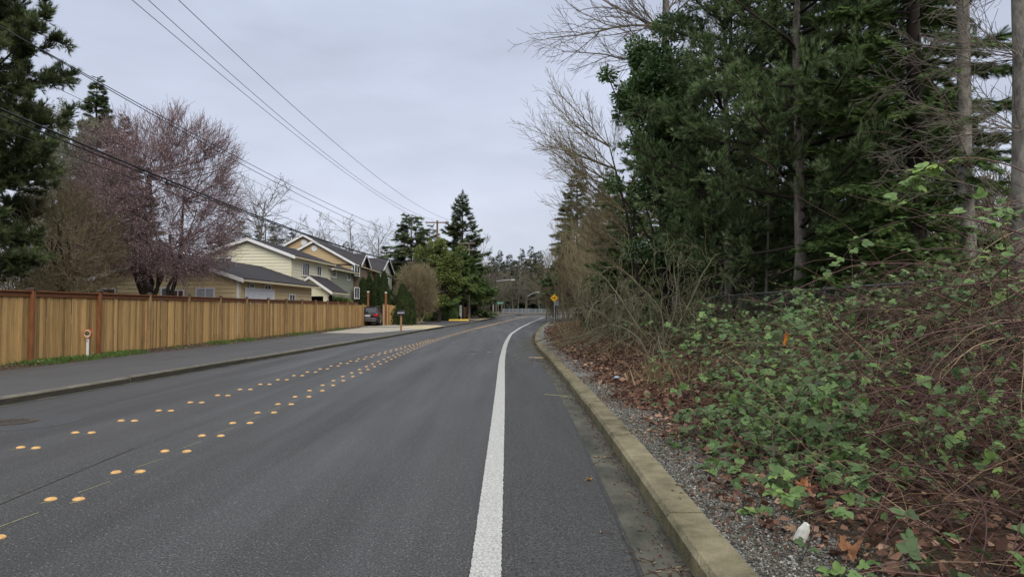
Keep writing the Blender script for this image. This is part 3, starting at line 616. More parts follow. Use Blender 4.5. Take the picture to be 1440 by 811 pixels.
# black SUV seen from behind
CARP = mat('car_black', (.012, .013, .020), None, .18, coat=.6, spec=.6); CARG = mat('car_glass', (.02, .023, .028), None, .06, spec=.8); CHR = mat('car_silver', (.45, .46, .48), None, .3, metal=.8); TYRE = mat('tyre', (.015, .015, .015), (.03, .03, .03), .9, 10, attr=0)
TAIL = mat('tail_light', (.5, .02, .02), None, .2, spec=.6); LPL = mat('number_plate', (.6, .62, .64), None, .5); RIMM = mat('rim', (.35, .35, .36), None, .35, metal=.7)
car = thing('parked_car', 'black SUV parked tail first on the drive behind the fence end', 'car', (-12.78, 62.7, .28), R(-3))
def loft(name, secs, m, par, bev=.05):
    """secs: (y, half width bottom, half width top, z0, z1)"""
    mb = MB(); v = []
    for y, a, b, z0, z1 in secs: v += [(-a, y, z0), (-b, y, z1), (b, y, z1), (a, y, z0)]
    f = [[3, 2, 1, 0], [len(v) - 4, len(v) - 3, len(v) - 2, len(v) - 1]]
    for i in range(len(secs) - 1):
        for j in range(4): a = i * 4 + j; b = i * 4 + (j + 1) % 4; f.append([a, b, b + 4, a + 4])
    mb.add(v, f); o = mb.build(name, m, par, bev, True); o.data.polygons.foreach_set('use_smooth', np.zeros(len(o.data.polygons), bool)); return o
body = loft('body', [(0, .88, .90, .42, .98), (.12, .96, .95, .30, 1.05), (1.2, .98, .95, .28, 1.06), (3.2, .98, .94, .28, 1.04), (4.3, .95, .88, .30, .98), (4.65, .85, .75, .40, .85)], CARP, car)
cab = loft('cabin', [(.22, .88, .70, 1.02, 1.10), (.50, .88, .66, 1.03, 1.68), (1.2, .89, .68, 1.03, 1.75), (2.4, .89, .67, 1.03, 1.72), (3.4, .86, .70, 1.02, 1.08)], CARP, car, .04)
mb = MB(); mb.slab([(-.70, .235, 1.12), (.70, .235, 1.12), (.58, .455, 1.60), (-.58, .455, 1.60)], .03); o = mb.build('rear_window', CARG, car); o.location = (0, -.035, .0)
for s in (1, -1):
    for ya, yb in ((.75, 1.5), (1.58, 2.35)):
        mb = MB(); mb.hexa([(s * .885, ya, 1.10), (s * .905, ya, 1.10), (s * .905, yb, 1.10), (s * .885, yb, 1.10), (s * .73, ya + .1, 1.58), (s * .75, ya + .1, 1.58), (s * .75, yb, 1.58), (s * .73, yb, 1.58)]); mb.build('side_window', CARG, car)
    mb = MB(); mb.hexa([(s * .60, -.03, .84), (s * .93, -.01, .84), (s * .97, .28, .90), (s * .60, .1, .84), (s * .58, -.02, 1.02), (s * .90, .0, 1.05), (s * .94, .30, 1.05), (s * .58, .12, 1.02)]); mb.build('tail_light', TAIL, car, .01)
    mb = MB(); mb.cyl((s * .66, .7, 1.76), (s * .62, 2.4, 1.75), .025, n=8); mb.build('roof_rail', CHR, car)
    for yy in (.95, 3.75):
        mb = MB(); mb.cyl((s * .74, yy, .36), (s * .985, yy, .36), .36, n=26); t_ = mb.build('tyre', TYRE, car, .03); mb = MB(); mb.cyl((s * .97, yy, .36), (s * .995, yy, .36), .23, n=20); mb.build('rim', RIMM, t_)
mb = MB(); mb.box((-.93, -.10, .44), (.93, .05, .62)); mb.build('bumper', CARP, car, .04); mb = MB(); mb.box((-.78, -.125, .58), (.78, -.09, .66)); mb.build('bumper_strip', CHR, car, .01)
mb = MB(); mb.box((-.78, -.12, .40), (.78, -.09, .46)); mb.build('bumper_strip', CHR, car, .01)
mb = MB(); mb.box((-.26, -.045, .80), (.26, -.015, .93)); mb.build('number_plate', LPL, car, .005); mb = MB(); mb.box((-.5, -.03, 1.0), (.5, -.0, 1.03)); mb.build('trim_strip', CHR, car)
mb = MB(); mb.box((-.60, .40, 1.66), (.60, .56, 1.70)); mb.build('spoiler', CARP, car, .015)
# letter box
mp_ = P(564, 465, 49.5); lb = thing('letter_box', 'dark metal letter box on a wooden post at the kerb', 'letter box', (mp_.x, 49.5, .13)); mb = MB(); mb.box((-.06, -.06, 0), (.06, .06, 1.2)); mb.build('post', mat('box_post', (.28, .15, .07), (.38, .22, .11), .8, 4, attr=0), lb, .008)
mb = MB(); n = 12; sec = [(-.26, 0), (.26, 0)] + [(.26 * math.cos(math.pi * i / n), .17 + .14 * math.sin(math.pi * i / n)) for i in range(n + 1)]
v0 = [(x, -.18, 1.2 + z) for x, z in sec]; v1 = [(x, .18, 1.2 + z) for x, z in sec]; k = len(sec); mb.add(v0 + v1, [list(range(k)), list(range(k, 2 * k))[::-1]] + [[i, i + k, (i + 1) % k + k, (i + 1) % k] for i in range(k)])
mb.build('box', mat('box_metal', (.05, .055, .07), None, .4, metal=.3), lb, .01)
mb = MB(); mb.box((-.24, -.195, 1.29), (.24, -.182, 1.37)); mb.build('door_flap', mat('box_pale', (.42, .44, .48), None, .4), lb)
# ============================================================ poles, lamps, signs
PW = mat('pole_wood', (.13, .075, .048), (.24, .15, .10), .9, 4, (5, 5, .6), bump=.3, attr=0); PG = mat('pole_grey', (.20, .175, .155), (.32, .285, .25), .9, 4, (5, 5, .6), bump=.3, attr=0); PD = mat('pole_dark', (.045, .036, .03), (.09, .07, .055), .9, 4, (5, 5, .6), attr=0)
GALV = mat('galvanised', (.33, .36, .38), (.46, .49, .51), .45, 6, attr=0, metal=.2); PORC = mat('insulator', (.55, .55, .56), None, .3)
def pole(px, ptop, Y, label, m, arm=0, r=.15, name='utility_pole', lean=0, zg=None):
    t = P(px, ptop, Y); zb = gz(t.x, Y) if zg is None else zg; o = thing(name, label, 'utility pole', (t.x, Y, zb)); hgt = t.z - zb
    mb = MB(); mb.cyl((0, 0, -.3), (lean, 0, hgt), r, r * .7, 12); mb.build('pole', m, o); return o, hgt
u1, hh = pole(615, 310, 86, 'reddish utility pole with a wide top crossarm above the round green tree', PW, r=.17)
mb = MB(); mb.box((-1.5, -.16, hh - .35), (1.5, -.05, hh - .2)); ca = mb.build('crossarm', PW, u1, .01)
for xx in (-1.35, -.5, 1.35): mb = MB(); mb.cyl((xx, -.1, hh - .2), (xx, -.1, hh + .02), .05, .03, 8); mb.build('insulator', PORC, ca)
u2, hh = pole(659.5, 350, 94, 'utility pole half hidden by the tall fir, with two thin crossarms', PG, r=.16)
for za, L_, x0 in ((-.1, 2.3, -.3), (-1.0, 2.0, 0)): mb = MB(); mb.box((x0 - L_ / 2, -.2, hh + za + .8), (x0 + L_ / 2, -.1, hh + za + .9)); mb.build('crossarm', PG, u2)
mb = MB(); mb.cyl((0, 0, hh - .1), (0, 0, hh + .9), .1, .08, 8); mb.build('pole_top', PW, u2); mb = MB(); mb.cyl((0, -.25, hh - 1.6), (0, -.25, hh - .9), .16, n=12); mb.build('transformer', PORC, u2)
def lamp(par, z, L_, rise, s=1):
    mb = MB(); n = 8; pts = [(s * L_ * i / n, 0, z + rise * math.sin(math.pi / 2 * i / n)) for i in range(n + 1)]
    for a, b in zip(pts[:-1], pts[1:]): mb.cyl(a, b, .05, .045, 8)
    mb.build('lamp_arm', GALV, par); e_ = pts[-1]; mb = MB(); mb.hexa([(e_[0] - .1, -.12, e_[2] - .09), (e_[0] + .6, -.16, e_[2] - .07), (e_[0] + .6, .16, e_[2] - .07), (e_[0] - .1, .12, e_[2] - .09), (e_[0] - .1, -.08, e_[2] + .06), (e_[0] + .55, -.1, e_[2] + .08), (e_[0] + .55, .1, e_[2] + .08), (e_[0] - .1, .08, e_[2] + .06)]); mb.build('lamp_head', GALV, par, .02)
lamp(u2, P(664, 376, 94).z - u2.location.z, 2.4, .75)
u3, hh = pole(697, 376, 112, 'dark utility pole with a small crossarm left of the far fence', PD, r=.16, zg=.55)
mb = MB(); mb.box((-.5, -.2, hh - .1), (.9, -.1, hh)); mb.build('crossarm', PD, u3); lamp(u3, P(697, 395.5, 112).z - .55, 2.6, .25)
u4, hh = pole(693.5, 404, 110, 'pale grey pole standing against the dark utility pole', PG, r=.15, lean=.0, zg=.5)
u5, hh = pole(741, 412, 140, 'dark pole with a street lamp on a slanting arm behind the far fence', PD, r=.14, zg=.9); lamp(u5, P(741, 417, 140).z - .9, 2.1, .9)
def signpost(px, ptop, Y, label, cat, zb=None):
    t = P(px, ptop, Y); zb = gz(t.x, Y) if zb is None else zb; o = thing('road_sign', label, cat, (t.x, Y, zb)); return o, t.z - zb
SY = mat('sign_yellow', (.80, .42, .02), None, .5); SB = mat('sign_black', (.015, .015, .015), None, .5); SG = mat('sign_green', (.02, .22, .16), None, .5); SGREY = mat('sign_back', (.30, .33, .33), None, .5)
s1, hh = signpost(779.5, 413, 75, 'yellow diamond side road warning sign on a thin post by the right kerb', 'road sign')
mb = MB(); mb.cyl((0, .03, 0), (0, .03, hh - .1), .032, n=8); mb.build('post', GALV, s1); r_ = .46; zc = hh - r_
mb = MB(); mb.add([(0, 0, zc - r_), (r_, 0, zc), (0, 0, zc + r_), (-r_, 0, zc), (0, -.012, zc - r_), (r_, -.012, zc), (0, -.012, zc + r_), (-r_, -.012, zc)], [[0, 1, 2, 3], [7, 6, 5, 4], [0, 4, 5, 1], [1, 5, 6, 2], [2, 6, 7, 3], [3, 7, 4, 0]]); fp = mb.build('sign_face', SY, s1)
mb = MB(); mb.box((.04, -.0165, zc - .24), (.11, -.0125, zc + .24)); mb.box((-.16, -.0165, zc - .035), (.04, -.0125, zc + .035)); mb.add([(-.16, -.0165, zc - .09), (-.16, -.0165, zc + .09), (-.25, -.0165, zc)], [[0, 1, 2]]); mb.build('symbol', SB, fp)
mb = MB(); k = r_ - .03; q = r_ - .05
mb.add([(0, -.0145, zc - k), (k, -.0145, zc), (0, -.0145, zc + k), (-k, -.0145, zc), (0, -.0145, zc - q), (q, -.0145, zc), (0, -.0145, zc + q), (-q, -.0145, zc)], [[0, 1, 5, 4], [1, 2, 6, 5], [2, 3, 7, 6], [3, 0, 4, 7]]); mb.build('border', SB, fp)
s2, hh = signpost(783, 422, 87, 'blank pale rectangular sign back behind the yellow diamond sign', 'road sign'); mb = MB(); mb.cyl((0, .03, 0), (0, .03, hh), .035, n=8); mb.build('post', GALV, s2)
mb = MB(); mb.box((-.28, -.01, hh - .7), (.28, .01, hh)); mb.build('sign_face', mat('sign_white', (.60, .63, .66), None, .5), s2, .005)
s3, hh = signpost(661.5, 421, 98, 'grey back of a sign on a thin post before the brown far fence', 'road sign'); mb = MB(); mb.cyl((0, .03, 0), (0, .03, hh), .035, n=8); mb.build('post', GALV, s3); mb = MB(); mb.box((-.25, -.01, hh - .8), (.25, .01, hh)); mb.build('sign_face', SGREY, s3, .005)
s4, hh = signpost(703.5, 424.5, 112, 'green street name plate on two posts left of the far fence', 'street sign', .5); mb = MB(); mb.box((-.55, -.012, hh - .3), (.55, .012, hh)); sf_ = mb.build('name_plate', SG, s4)
mb = MB()
for i in range(9):
    if i != 4: mb.box((-.42 + .09 * i, -.016, hh - .20), (-.37 + .09 * i, -.0125, hh - .10))
mb.build('lettering', TRIM, sf_)
for xx in (-.3, .3): mb = MB(); mb.cyl((xx, .04, 0), (xx, .04, hh), .04, n=8); mb.build('post', PG, s4)
s5, hh = signpost(648.5, 429, 90, 'small white and pale green panel on a stake left of the brown fence', 'sign'); mb = MB(); mb.box((-.22, -.01, .5), (.22, .01, hh)); mb.build('sign_face', mat('sign_pale', (.50, .56, .50), None, .5), s5); mb = MB(); mb.box((-.03, .011, 0), (.03, .04, hh)); mb.build('post', TRIM, s5)
YK = mat('painted_yellow', (.62, .40, .05), (.75, .50, .10), .6, 6, attr=0)
yb_ = P(645.5, 449.5, 84); yk = thing('ramp_plate', 'yellow painted ramp plate lying on the pavement by the hedge', 'ramp', (yb_.x, 84, float(ZR(84)) + .125)); mb = MB(); mb.hexa([(-1.25, -.35, .02), (1.2, -.35, .02), (1.2, .35, .16), (-1.25, .35, .16), (-1.25, -.35, .08), (1.2, -.35, .08), (1.2, .35, .22), (-1.25, .35, .22)]); mb.build('plate', YK, yk, .01)
for xx in (-.5, .3): mb = MB(); mb.box((xx, -.3, 0), (xx + .15, .3, .05)); mb.build('foot', YK, yk)
# brown fence and galvanised fence further off
FB = mat('far_fence', (.20, .095, .045), (.30, .15, .075), .8, 4, (4, 4, .6), attr=.5)
bf = thing('board_fence', 'reddish brown board fence far off beyond the hedge', 'fence', (-6.15, 93, .35)); q0, q1 = V3(0, 0, 0), V3(2.1, 30, .45); n = 12
for i in range(n):
    a, b = q0.lerp(q1, i / n), q0.lerp(q1, (i + 1) / n); mb = MB()
    for k in range(12):
        c, d = a.lerp(b, k / 12), a.lerp(b, (k + .9) / 12); mb.hexa([c, d, d + V3(.03, 0, 0), c + V3(.03, 0, 0), c + V3(0, 0, 1.72), d + V3(0, 0, 1.72), d + V3(.03, 0, 1.72), c + V3(.03, 0, 1.72)], rf.random())
    mb.build('board_panel', FB, bf); mb = MB(); mb.box((a.x - .03, a.y - .05, a.z), (a.x + .07, a.y + .05, a.z + 1.8)); mb.build('post', POST_G, bf)
GF = mat('fence_zinc', (.20, .23, .27), (.32, .36, .40), .5, 5, attr=.3, metal=.1)
gf = thing('metal_fence', 'long grey galvanised picket fence across the end of the road', 'fence', (-.8, 133.2, .95))
for i in range(24):
    x = i * 1.25; mb = MB()
    for k in range(7): mb.box((x + .10 + k * .165, -.015, .08), (x + .17 + k * .165, .015, 1.05), rf.random())
    mb.box((x + .05, .016, .12), (x + 1.25, .05, .17)); mb.box((x + .05, .016, .98), (x + 1.25, .05, 1.03)); mb.build('picket_panel', GF, gf); mb = MB(); mb.box((x, -.03, 0), (x + .06, .03, 1.1)); mb.build('post', GALV, gf)
# ------------------------------------------------------------ overhead wires
WIRE = mat('cable', (.018, .018, .022), None, .6)
def wire(pts, end, label, rad, X0, off=0.0, name='overhead_cable', yend=-4, ext=None):
    """pts: photo samples; the cable hangs in the upright plane between the far pole (X -8.8, Y 86) and the pole behind the camera"""
    ax, ay = end[0], end[1]; sl = (X0 - ax) / (23 - ay)     # x at Y=23 is X0
    Ys, Zs = [], []
    for px, py in pts:
        d = fv + rv * ((px - 720) / FPX) - uv * ((py - 405.5) / FPX); k = d.x / d.y; Y = (ax - sl * ay) / (k - sl); Ys.append(Y); Zs.append(EYE + d.z / d.y * Y)
    Ys.append(ay); Zs.append(end[2]); c = np.polyfit(Ys, Zs, 2)
    yy = np.linspace(yend, ay, 70); pts_ = np.stack([ax + sl * (yy - ay), yy, np.polyval(c, yy)], 1); n = len(yy); k = 6; V = np.zeros((n, k, 3))
    for j in range(k): a_ = 6.2832 * j / k; V[:, j] = pts_ + rad * np.array([math.cos(a_), 0, math.sin(a_)])
    F = np.array([[i * k + j, i * k + (j + 1) % k, (i + 1) * k + (j + 1) % k, (i + 1) * k + j] for i in range(n - 1) for j in range(k)])
    o = np_mesh(name, [(V.reshape(-1, 3), F, np.full(n * k, .5), 0)], WIRE, None, True); return tag(o, label, 'cable')
def E(px, py, Y=86): p = P(px, py, Y); return (p.x, p.y, p.z)
wire([(186, 0), (225, 34.5), (400, 177), (429, 199), (479, 239)], E(600, 313), 'leftmost of the three high cables, reaching the left crossarm end', .012, -13.0)
wire([(206, 0), (300, 81), (400, 168), (500, 249)], E(609, 309), 'middle of the three high cables running to the wide crossarm', .012, -12.4)
wire([(249, 0), (330, 72), (412, 150), (520, 241)], E(631, 309), 'highest cable, rightmost of the three reaching the crossarm', .012, -10.6)
wire([(45, 60), (90, 88), (160, 128), (293, 200), (380, 246), (503, 305)], E(613, 343), 'upper cable of the close pair over the purple tree', .013, -12.6)
wire([(40, 60), (90, 89), (160, 129.5), (282, 200), (380, 253.6), (486, 305)], E(613, 350), 'lower cable of the close pair over the purple tree', .013, -12.5)
wire([(294, 226.6), (380, 263.5), (478, 312)], E(612, 372), 'faint thin wire below the close pair of cables', .007, -12.7)
wire([(0, 124), (84, 165), (148, 194), (234, 233), (311, 268.5), (407, 308), (454, 327.6)], E(611, 378), 'thin cable crossing in front of the purple tree', .009, -12.5)
wire([(0, 150), (64, 181), (143, 214), (239, 255), (348, 300.6), (439, 332.7), (504.5, 354), (538, 361)], E(610, 373.5), 'thickest black cable sagging past the house gables', .030, -12.6)
wire([(0, 160), (74, 192), (158, 228), (200, 242), (274, 272.5), (348, 302), (439, 334.5), (538, 362.7)], E(610, 375.5), 'thick black cable twisted just under the thickest one', .022, -12.6)
wire([(0, 180), (86, 214), (182.5, 250), (299, 292), (420, 333)], E(609, 384), 'lowest thin black cable left of the purple tree', .012, -12.6)
# ============================================================ vegetation
BARK_G = mat('bark_grey', (.045, .04, .032), (.34, .315, .27), .95, 4, (2, 2, .9), bump=.8, attr=.3, detail=7)
BARK_P = mat('bark_pine', (.055, .045, .036), (.30, .26, .225), .95, 6, (2, 2, .5), bump=.8, attr=.2, detail=7)
BARK_D = mat('bark_dark', (.022, .017, .013), (.055, .043, .034), .95, 5, bump=.5, attr=.3)
TWIG_PL = mat('twig_plum', (.095, .072, .068), (.25, .19, .185), .9, 2, attr=.6)
TWIG_GR = mat('twig_grey', (.10, .085, .068), (.22, .19, .155), .9, 1, attr=.6)
TWIG_OL = mat('twig_olive', (.14, .115, .065), (.36, .305, .185), .9, .4, attr=.6)
TWIG_FAR = mat('twig_far', (.085, .078, .058), (.22, .20, .15), .95, .3, attr=.6)
TWIG_MO = mat('twig_mossy', (.09, .085, .045), (.24, .225, .145), .9, 2, attr=.5)
TWIG_DK = mat('twig_dark', (.035, .028, .022), (.085, .07, .055), .9, 2, attr=.5)
CANE = mat('cane_purple', (.055, .026, .026), (.165, .085, .075), .6, 5, attr=.5)
DEAD = ramp_mat('cane_dead', [(0, (.020, .013, .010)), (.55, (.070, .043, .030)), (.78, (.18, .12, .07)), (1, (.50, .38, .24))], .9, 0, noise=.1)
L_PINE = ramp_mat('needles_pine', [(0, (.065, .080, .032)), (.4, (.125, .185, .070)), (.75, (.21, .295, .125)), (1, (.36, .45, .26))], .5, .3)
L_PINE2 = ramp_mat('needles_dark', [(0, (.036, .050, .023)), (.5, (.088, .118, .048)), (1, (.175, .22, .09))], .6, .25)
L_FIR = ramp_mat('needles_fir', [(0, (.045, .075, .022)), (.5, (.085, .145, .036)), (1, (.17, .25, .065))], .6, .25)
L_FAR = ramp_mat('needles_far', [(0, (.035, .050, .034)), (1, (.085, .11, .068))], .8, .1)
L_HOLLY = ramp_mat('leaf_holly', [(0, (.045, .065, .020)), (.5, (.13, .17, .045)), (1, (.29, .32, .10))], .45, .2, noise=.35)
L_LAUR = ramp_mat('leaf_laurel', [(0, (.035, .065, .020)), (.5, (.085, .155, .045)), (1, (.19, .28, .095))], .4, .2, spec=.5)
L_ARB = ramp_mat('leaf_arbor', [(0, (.018, .030, .010)), (1, (.055, .085, .025))], .8, .1)
L_BRAM = ramp_mat('leaf_bramble', [(0, (.060, .040, .034)), (.12, (.060, .090, .040)), (.5, (.10, .175, .062)), (.8, (.175, .28, .085)), (.93, (.30, .41, .095)), (1, (.46, .44, .13))], .5, .25, noise=.2)
L_LITTER = ramp_mat('leaf_litter', [(0, (.040, .020, .014)), (.35, (.095, .045, .030)), (.7, (.20, .105, .068)), (.92, (.40, .26, .175)), (1, (.5, .40, .28))], .7, .15, noise=.15)
L_BLOSS = ramp_mat('blossom', [(0, (.38, .18, .22)), (.5, (.62, .38, .43)), (1, (.85, .68, .71))], .7, .35, noise=.1)
L_GRASS = ramp_mat('grass_blade', [(0, (.07, .08, .03)), (.5, (.085, .17, .035)), (1, (.16, .28, .06))], .7, .3)
L_LICH = ramp_mat('lichen', [(0, (.13, .14, .09)), (1, (.27, .28, .19))], .9, .2)
L_DRY = ramp_mat('dry_grass', [(0, (.12, .085, .045)), (1, (.33, .25, .14))], .9, .2)
L_UND = ramp_mat('undergrowth', [(0, (.035, .034, .020)), (.5, (.060, .080, .034)), (1, (.10, .12, .05))], .7, .2, noise=.4)

def perp_dir(d, ang, az):
    ref = (0., 0., 1.) if abs(d[2]) < .9 else (1., 0., 0.)
    x = (d[1] * ref[2] - d[2] * ref[1], d[2] * ref[0] - d[0] * ref[2], d[0] * ref[1] - d[1] * ref[0]); l = math.sqrt(sum(a * a for a in x)) or 1; x = [a / l for a in x]
    y = (d[1] * x[2] - d[2] * x[1], d[2] * x[0] - d[0] * x[2], d[0] * x[1] - d[1] * x[0]); c, s = math.cos(ang), math.sin(ang); ca, sa = math.cos(az), math.sin(az)
    return tuple(d[i] * c + s * (ca * x[i] + sa * y[i]) for i in range(3))
def cl(L, r1): return L, min(r1 * .62, .011 * L + .0025)
def grow(r, base, d, L, rad, LV, lvl=0, segs=None, pull=None):
    """branching: LV is a list of levels (n, wobble, up, kids, ratio, angle, start, taper)"""
    if segs is None: segs = []
    n, wob, up, kids, ratio, ang, start, tap = LV[lvl]; pos = base; step = L / n; az = r.random() * 6.28; last = lvl == len(LV) - 1
    kd = kids / max(1e-6, n * (1 - start)); acc = r.random(); rr = rad
    for i in range(n):
        g = r.gauss; d = (d[0] + g(0, wob), d[1] + g(0, wob), d[2] + g(0, wob) + up)
        if pull: d = (d[0] + pull[0] * .1, d[1] + pull[1] * .1, d[2] + pull[2] * .1)
        l = math.sqrt(d[0] ** 2 + d[1] ** 2 + d[2] ** 2); d = (d[0] / l, d[1] / l, d[2] / l)
        r1 = max(.0022, rad * (1 - (i + 1) / n * (1 - tap))); q = (pos[0] + d[0] * step, pos[1] + d[1] * step, pos[2] + d[2] * step)
        segs.append((*pos, *q, rr, r1, lvl)); t = (i + 1) / n
        if not last and t > start:
            acc += kd
            while acc >= 1:
                acc -= 1; az += 2.4 + g(0, .4); u = r.random(); b = (pos[0] + (q[0] - pos[0]) * u, pos[1] + (q[1] - pos[1]) * u, pos[2] + (q[2] - pos[2]) * u)
                grow(r, b, perp_dir(d, ang * r.uniform(.75, 1.25), az), *cl(L * ratio * (1.15 - .55 * t) * r.uniform(.7, 1.2), r1), LV, lvl + 1, segs, None)
        pos, rr = q, r1
    return segs
def fit(A, H, W=None):
    """scale a tree so that its crown is H high and W wide, radii kept"""
    A = np.array(A); z = np.percentile(A[:, 5], 99.7); sz = H / z; A[:, [2, 5]] *= sz
    if W:
        rx = np.percentile(np.abs(A[:, [3, 4]]), 98.5) ; s = W / 2 / rx; k = np.clip(A[:, [2, 5]] / (.18 * H), .3, 1)
        f = 1 + (s - 1) * k; A[:, 0] *= f[:, 0]; A[:, 1] *= f[:, 0]; A[:, 3] *= f[:, 1]; A[:, 4] *= f[:, 1]
    return A
def seg_tree(name, label, cat, loc, A, bark, twig, trunk_lv=1, group=None, extra=None, minr=0, rz=0):
    """trunk and crown meshes from segments; extra: blocks for the crown with their own material"""
    t = thing(name, label, cat, loc, rz, group); A = np.array(A); A[:, 6] = np.maximum(A[:, 6], minr); A[:, 7] = np.maximum(A[:, 7], minr); lv = A[:, 8]; r = np.random.default_rng(int(abs(loc[0] * 13 + loc[1] * 7)) + 1)
    a = A[lv <= trunk_lv]; b = A[lv > trunk_lv]
    np_mesh('trunk', [tubes(a, 8 if trunk_lv == 0 else 6, 0, r)], bark, t, True)
    if extra is not None and extra[2] == 'foliage':
        if len(b): np_mesh('branches', [tubes(b, 3, 0, r)], twig, t)
        np_mesh('crown', extra[0], extra[1], t)
    else:
        np_mesh('crown', [tubes(b, 3, 0, r)], twig, t)
        if extra is not None: np_mesh(extra[2], extra[0], extra[1], t)
    return t
def along(A, n, r, lv=None, jit=.03):
    """random points on the segments, with the segment directions"""
    B = A if lv is None else A[A[:, 8] >= lv]; ln = np.linalg.norm(B[:, 3:6] - B[:, :3], axis=1); k = r.choice(len(B), n, p=ln / ln.sum()); u = r.random((n, 1))
    return B[k, :3] * (1 - u) + B[k, 3:6] * u + r.normal(size=(n, 3)) * jit, nrm(B[k, 3:6] - B[k, :3])
def at(px, Y): 
    x = P(px, 437, Y).x; return (x, Y, gz(x, Y) - .05)
def hz(px_top, py, Y): return P(px_top, py, Y).z - gz(P(px_top, py, Y).x, Y)
# ---- conifers with flat drooping sprays
def fir_arrays(seed, h, rb, cb=.08, wh=None, nb=6, dens=1.0, droop=.22, upt=.5, ragged=.2, fs=1.0, smin=.15, power=.9, far=False):
    r = np.random.default_rng(seed); wh = wh or int(h * 2.4); segs = [(0, 0, 0, 0, 0, h * .5, h * .012 + .05, h * .008 + .03, 0), (0, 0, h * .5, 0, 0, h, h * .008 + .03, .015, 0)]
    pos, dr, nn, sz = [], [], [], []
    for i in range(wh):
        t = (i + r.random() * .8) / wh; z0 = h * (cb + (1 - cb) * t)
        for b in range(nb + int(r.random() * 2)):
            z0 = h * (cb + (1 - cb) * t) + (r.random() - .5) * h / wh * 1.6
            az = r.random() * 6.283; L = (rb * (1 - t) ** power + .12) * (1 - ragged + 2 * ragged * r.random()); el = -.15 + upt * t + r.normal() * (.22 if fs < .8 else .12); ca, sa = math.cos(az), math.sin(az)
            f = lambda s: np.array([ca * L * s * math.cos(el), sa * L * s * math.cos(el), z0 + L * s * math.sin(el) - droop * L * s * s + .10 * L * s ** 4])
            pts = [f(s) for s in (0, .35, .7, 1.0)]
            for a, c, q0_, q1_ in zip(pts[:-1], pts[1:], (1, .7, .4), (.7, .4, .12)): segs.append((*a, *c, .012 * L + .006 if False else (.010 * L + .006) * q0_, (.010 * L + .006) * q1_, 1))
            m = max(4, int(L * 10 * dens)); s = smin + (1 - smin) * np.sqrt(r.random(m)) ; s[0] = .93
            for sj in s:
                p = f(sj); tg = f(min(1.02, sj + .05)) - f(sj - .05); tg /= np.linalg.norm(tg); side = r.choice((-1, 1)) * r.uniform(.2, 1.0); c_, s_ = math.cos(side), math.sin(side)
                d = np.array([tg[0] * c_ - tg[1] * s_, tg[0] * s_ + tg[1] * c_, tg[2] - .1 + r.normal() * .28]); pos.append(p); dr.append(d); nn.append((r.normal() * .6, r.normal() * .6, 1)); sz.append((.22 * L * (1.1 - sj) + .28) * r.uniform(.8, 1.25) * fs)
    pos, dr, nn, sz = map(np.array, (pos, dr, nn, sz)); return np.array(segs), pos, nrm(dr), nrm(nn), sz, r
def fir(name, label, loc, h, rb, seed, leaf, bark=BARK_D, group=None, far=False, fine=False, cat='conifer', **k):
    segs, pos, d, n, sz, r = fir_arrays(seed, h, rb, far=far, **k); T = FARFROND if far else (FINE if fine else FRONDS)
    return seg_tree(name, label, cat, loc, segs, bark, bark, 0, group, (scatter(T, pos, d, n, sz, r.random(len(pos))), leaf, 'foliage'))
# ---- pines with needle tufts
def pine_arrays(seed, h, rb, cb, n_l, LVp, tuft, ntuft, r0=.17, lean=(0, 0), power=.7, shape=None):
    r = random.Random(seed); segs = []; N = 14; pt = (0, 0, 0)
    for i in range(N):
        t = (i + 1) / N; q = (lean[0] * t * h + r.gauss(0, .03), lean[1] * t * h + r.gauss(0, .03), h * t); segs.append((*pt, *q, r0 * (1 - .8 * i / N), r0 * (1 - .8 * t), 0)); pt = q
    for i in range(n_l):
        t = cb + (1 - cb) * (i + r.random()) / n_l; z = h * t; az = i * 2.4 + r.gauss(0, .5); L = rb * ((1 - (t - cb) / (1 - cb)) ** power * .9 + .15) * r.uniform(.6, 1.15)
        if shape: L *= shape((t - cb) / (1 - cb))
        el = r.uniform(-.15, .35) + .5 * (t - cb); b = (lean[0] * t * h, lean[1] * t * h, z)
        grow(r, b, (math.cos(az) * math.cos(el), math.sin(az) * math.cos(el), math.sin(el)), L, .03 + .012 * L, LVp, 1, segs)
    A = np.array(segs); g = np.random.default_rng(seed); p, d = along(A, ntuft, g, 2, .04); d = nrm(d + g.normal(size=d.shape) * .35 + np.array([0, 0, .35])); n = rdir(g, ntuft)
    return A, p, d, n, tuft * g.uniform(.7, 1.25, ntuft), g
LVP = [None, (5, .10, .04, 9, .36, .8, .2, .3), (4, .14, .06, 6, .42, .75, .15, .4), (2, .12, .08, 0, 0, 0, 0, .6)]
def pine(name, label, loc, h, rb, cb, n_l, tuft, ntuft, seed, leaf=L_PINE, bark=BARK_P, rz=0, **k):
    A, p, d, n, s, g = pine_arrays(seed, h, rb, cb, n_l, LVP, tuft, ntuft, **k)
    m = len(p) // 12; p2, d2 = along(A, m, g, 3, .05); bl = scatter(TUFTS, p, d, n, s, g.random(len(p)) * .85)
    bl += scatter(TUFTS, p2, nrm(d2 + rdir(g, m) * .3 + np.array([0, 0, .6])), rdir(g, m), tuft * g.uniform(1.2, 1.7, m), g.uniform(.75, 1, m))
    return seg_tree(name, label, 'pine tree', loc, A, bark, BARK_D, 0, None, (bl, leaf, 'foliage'), rz=rz)
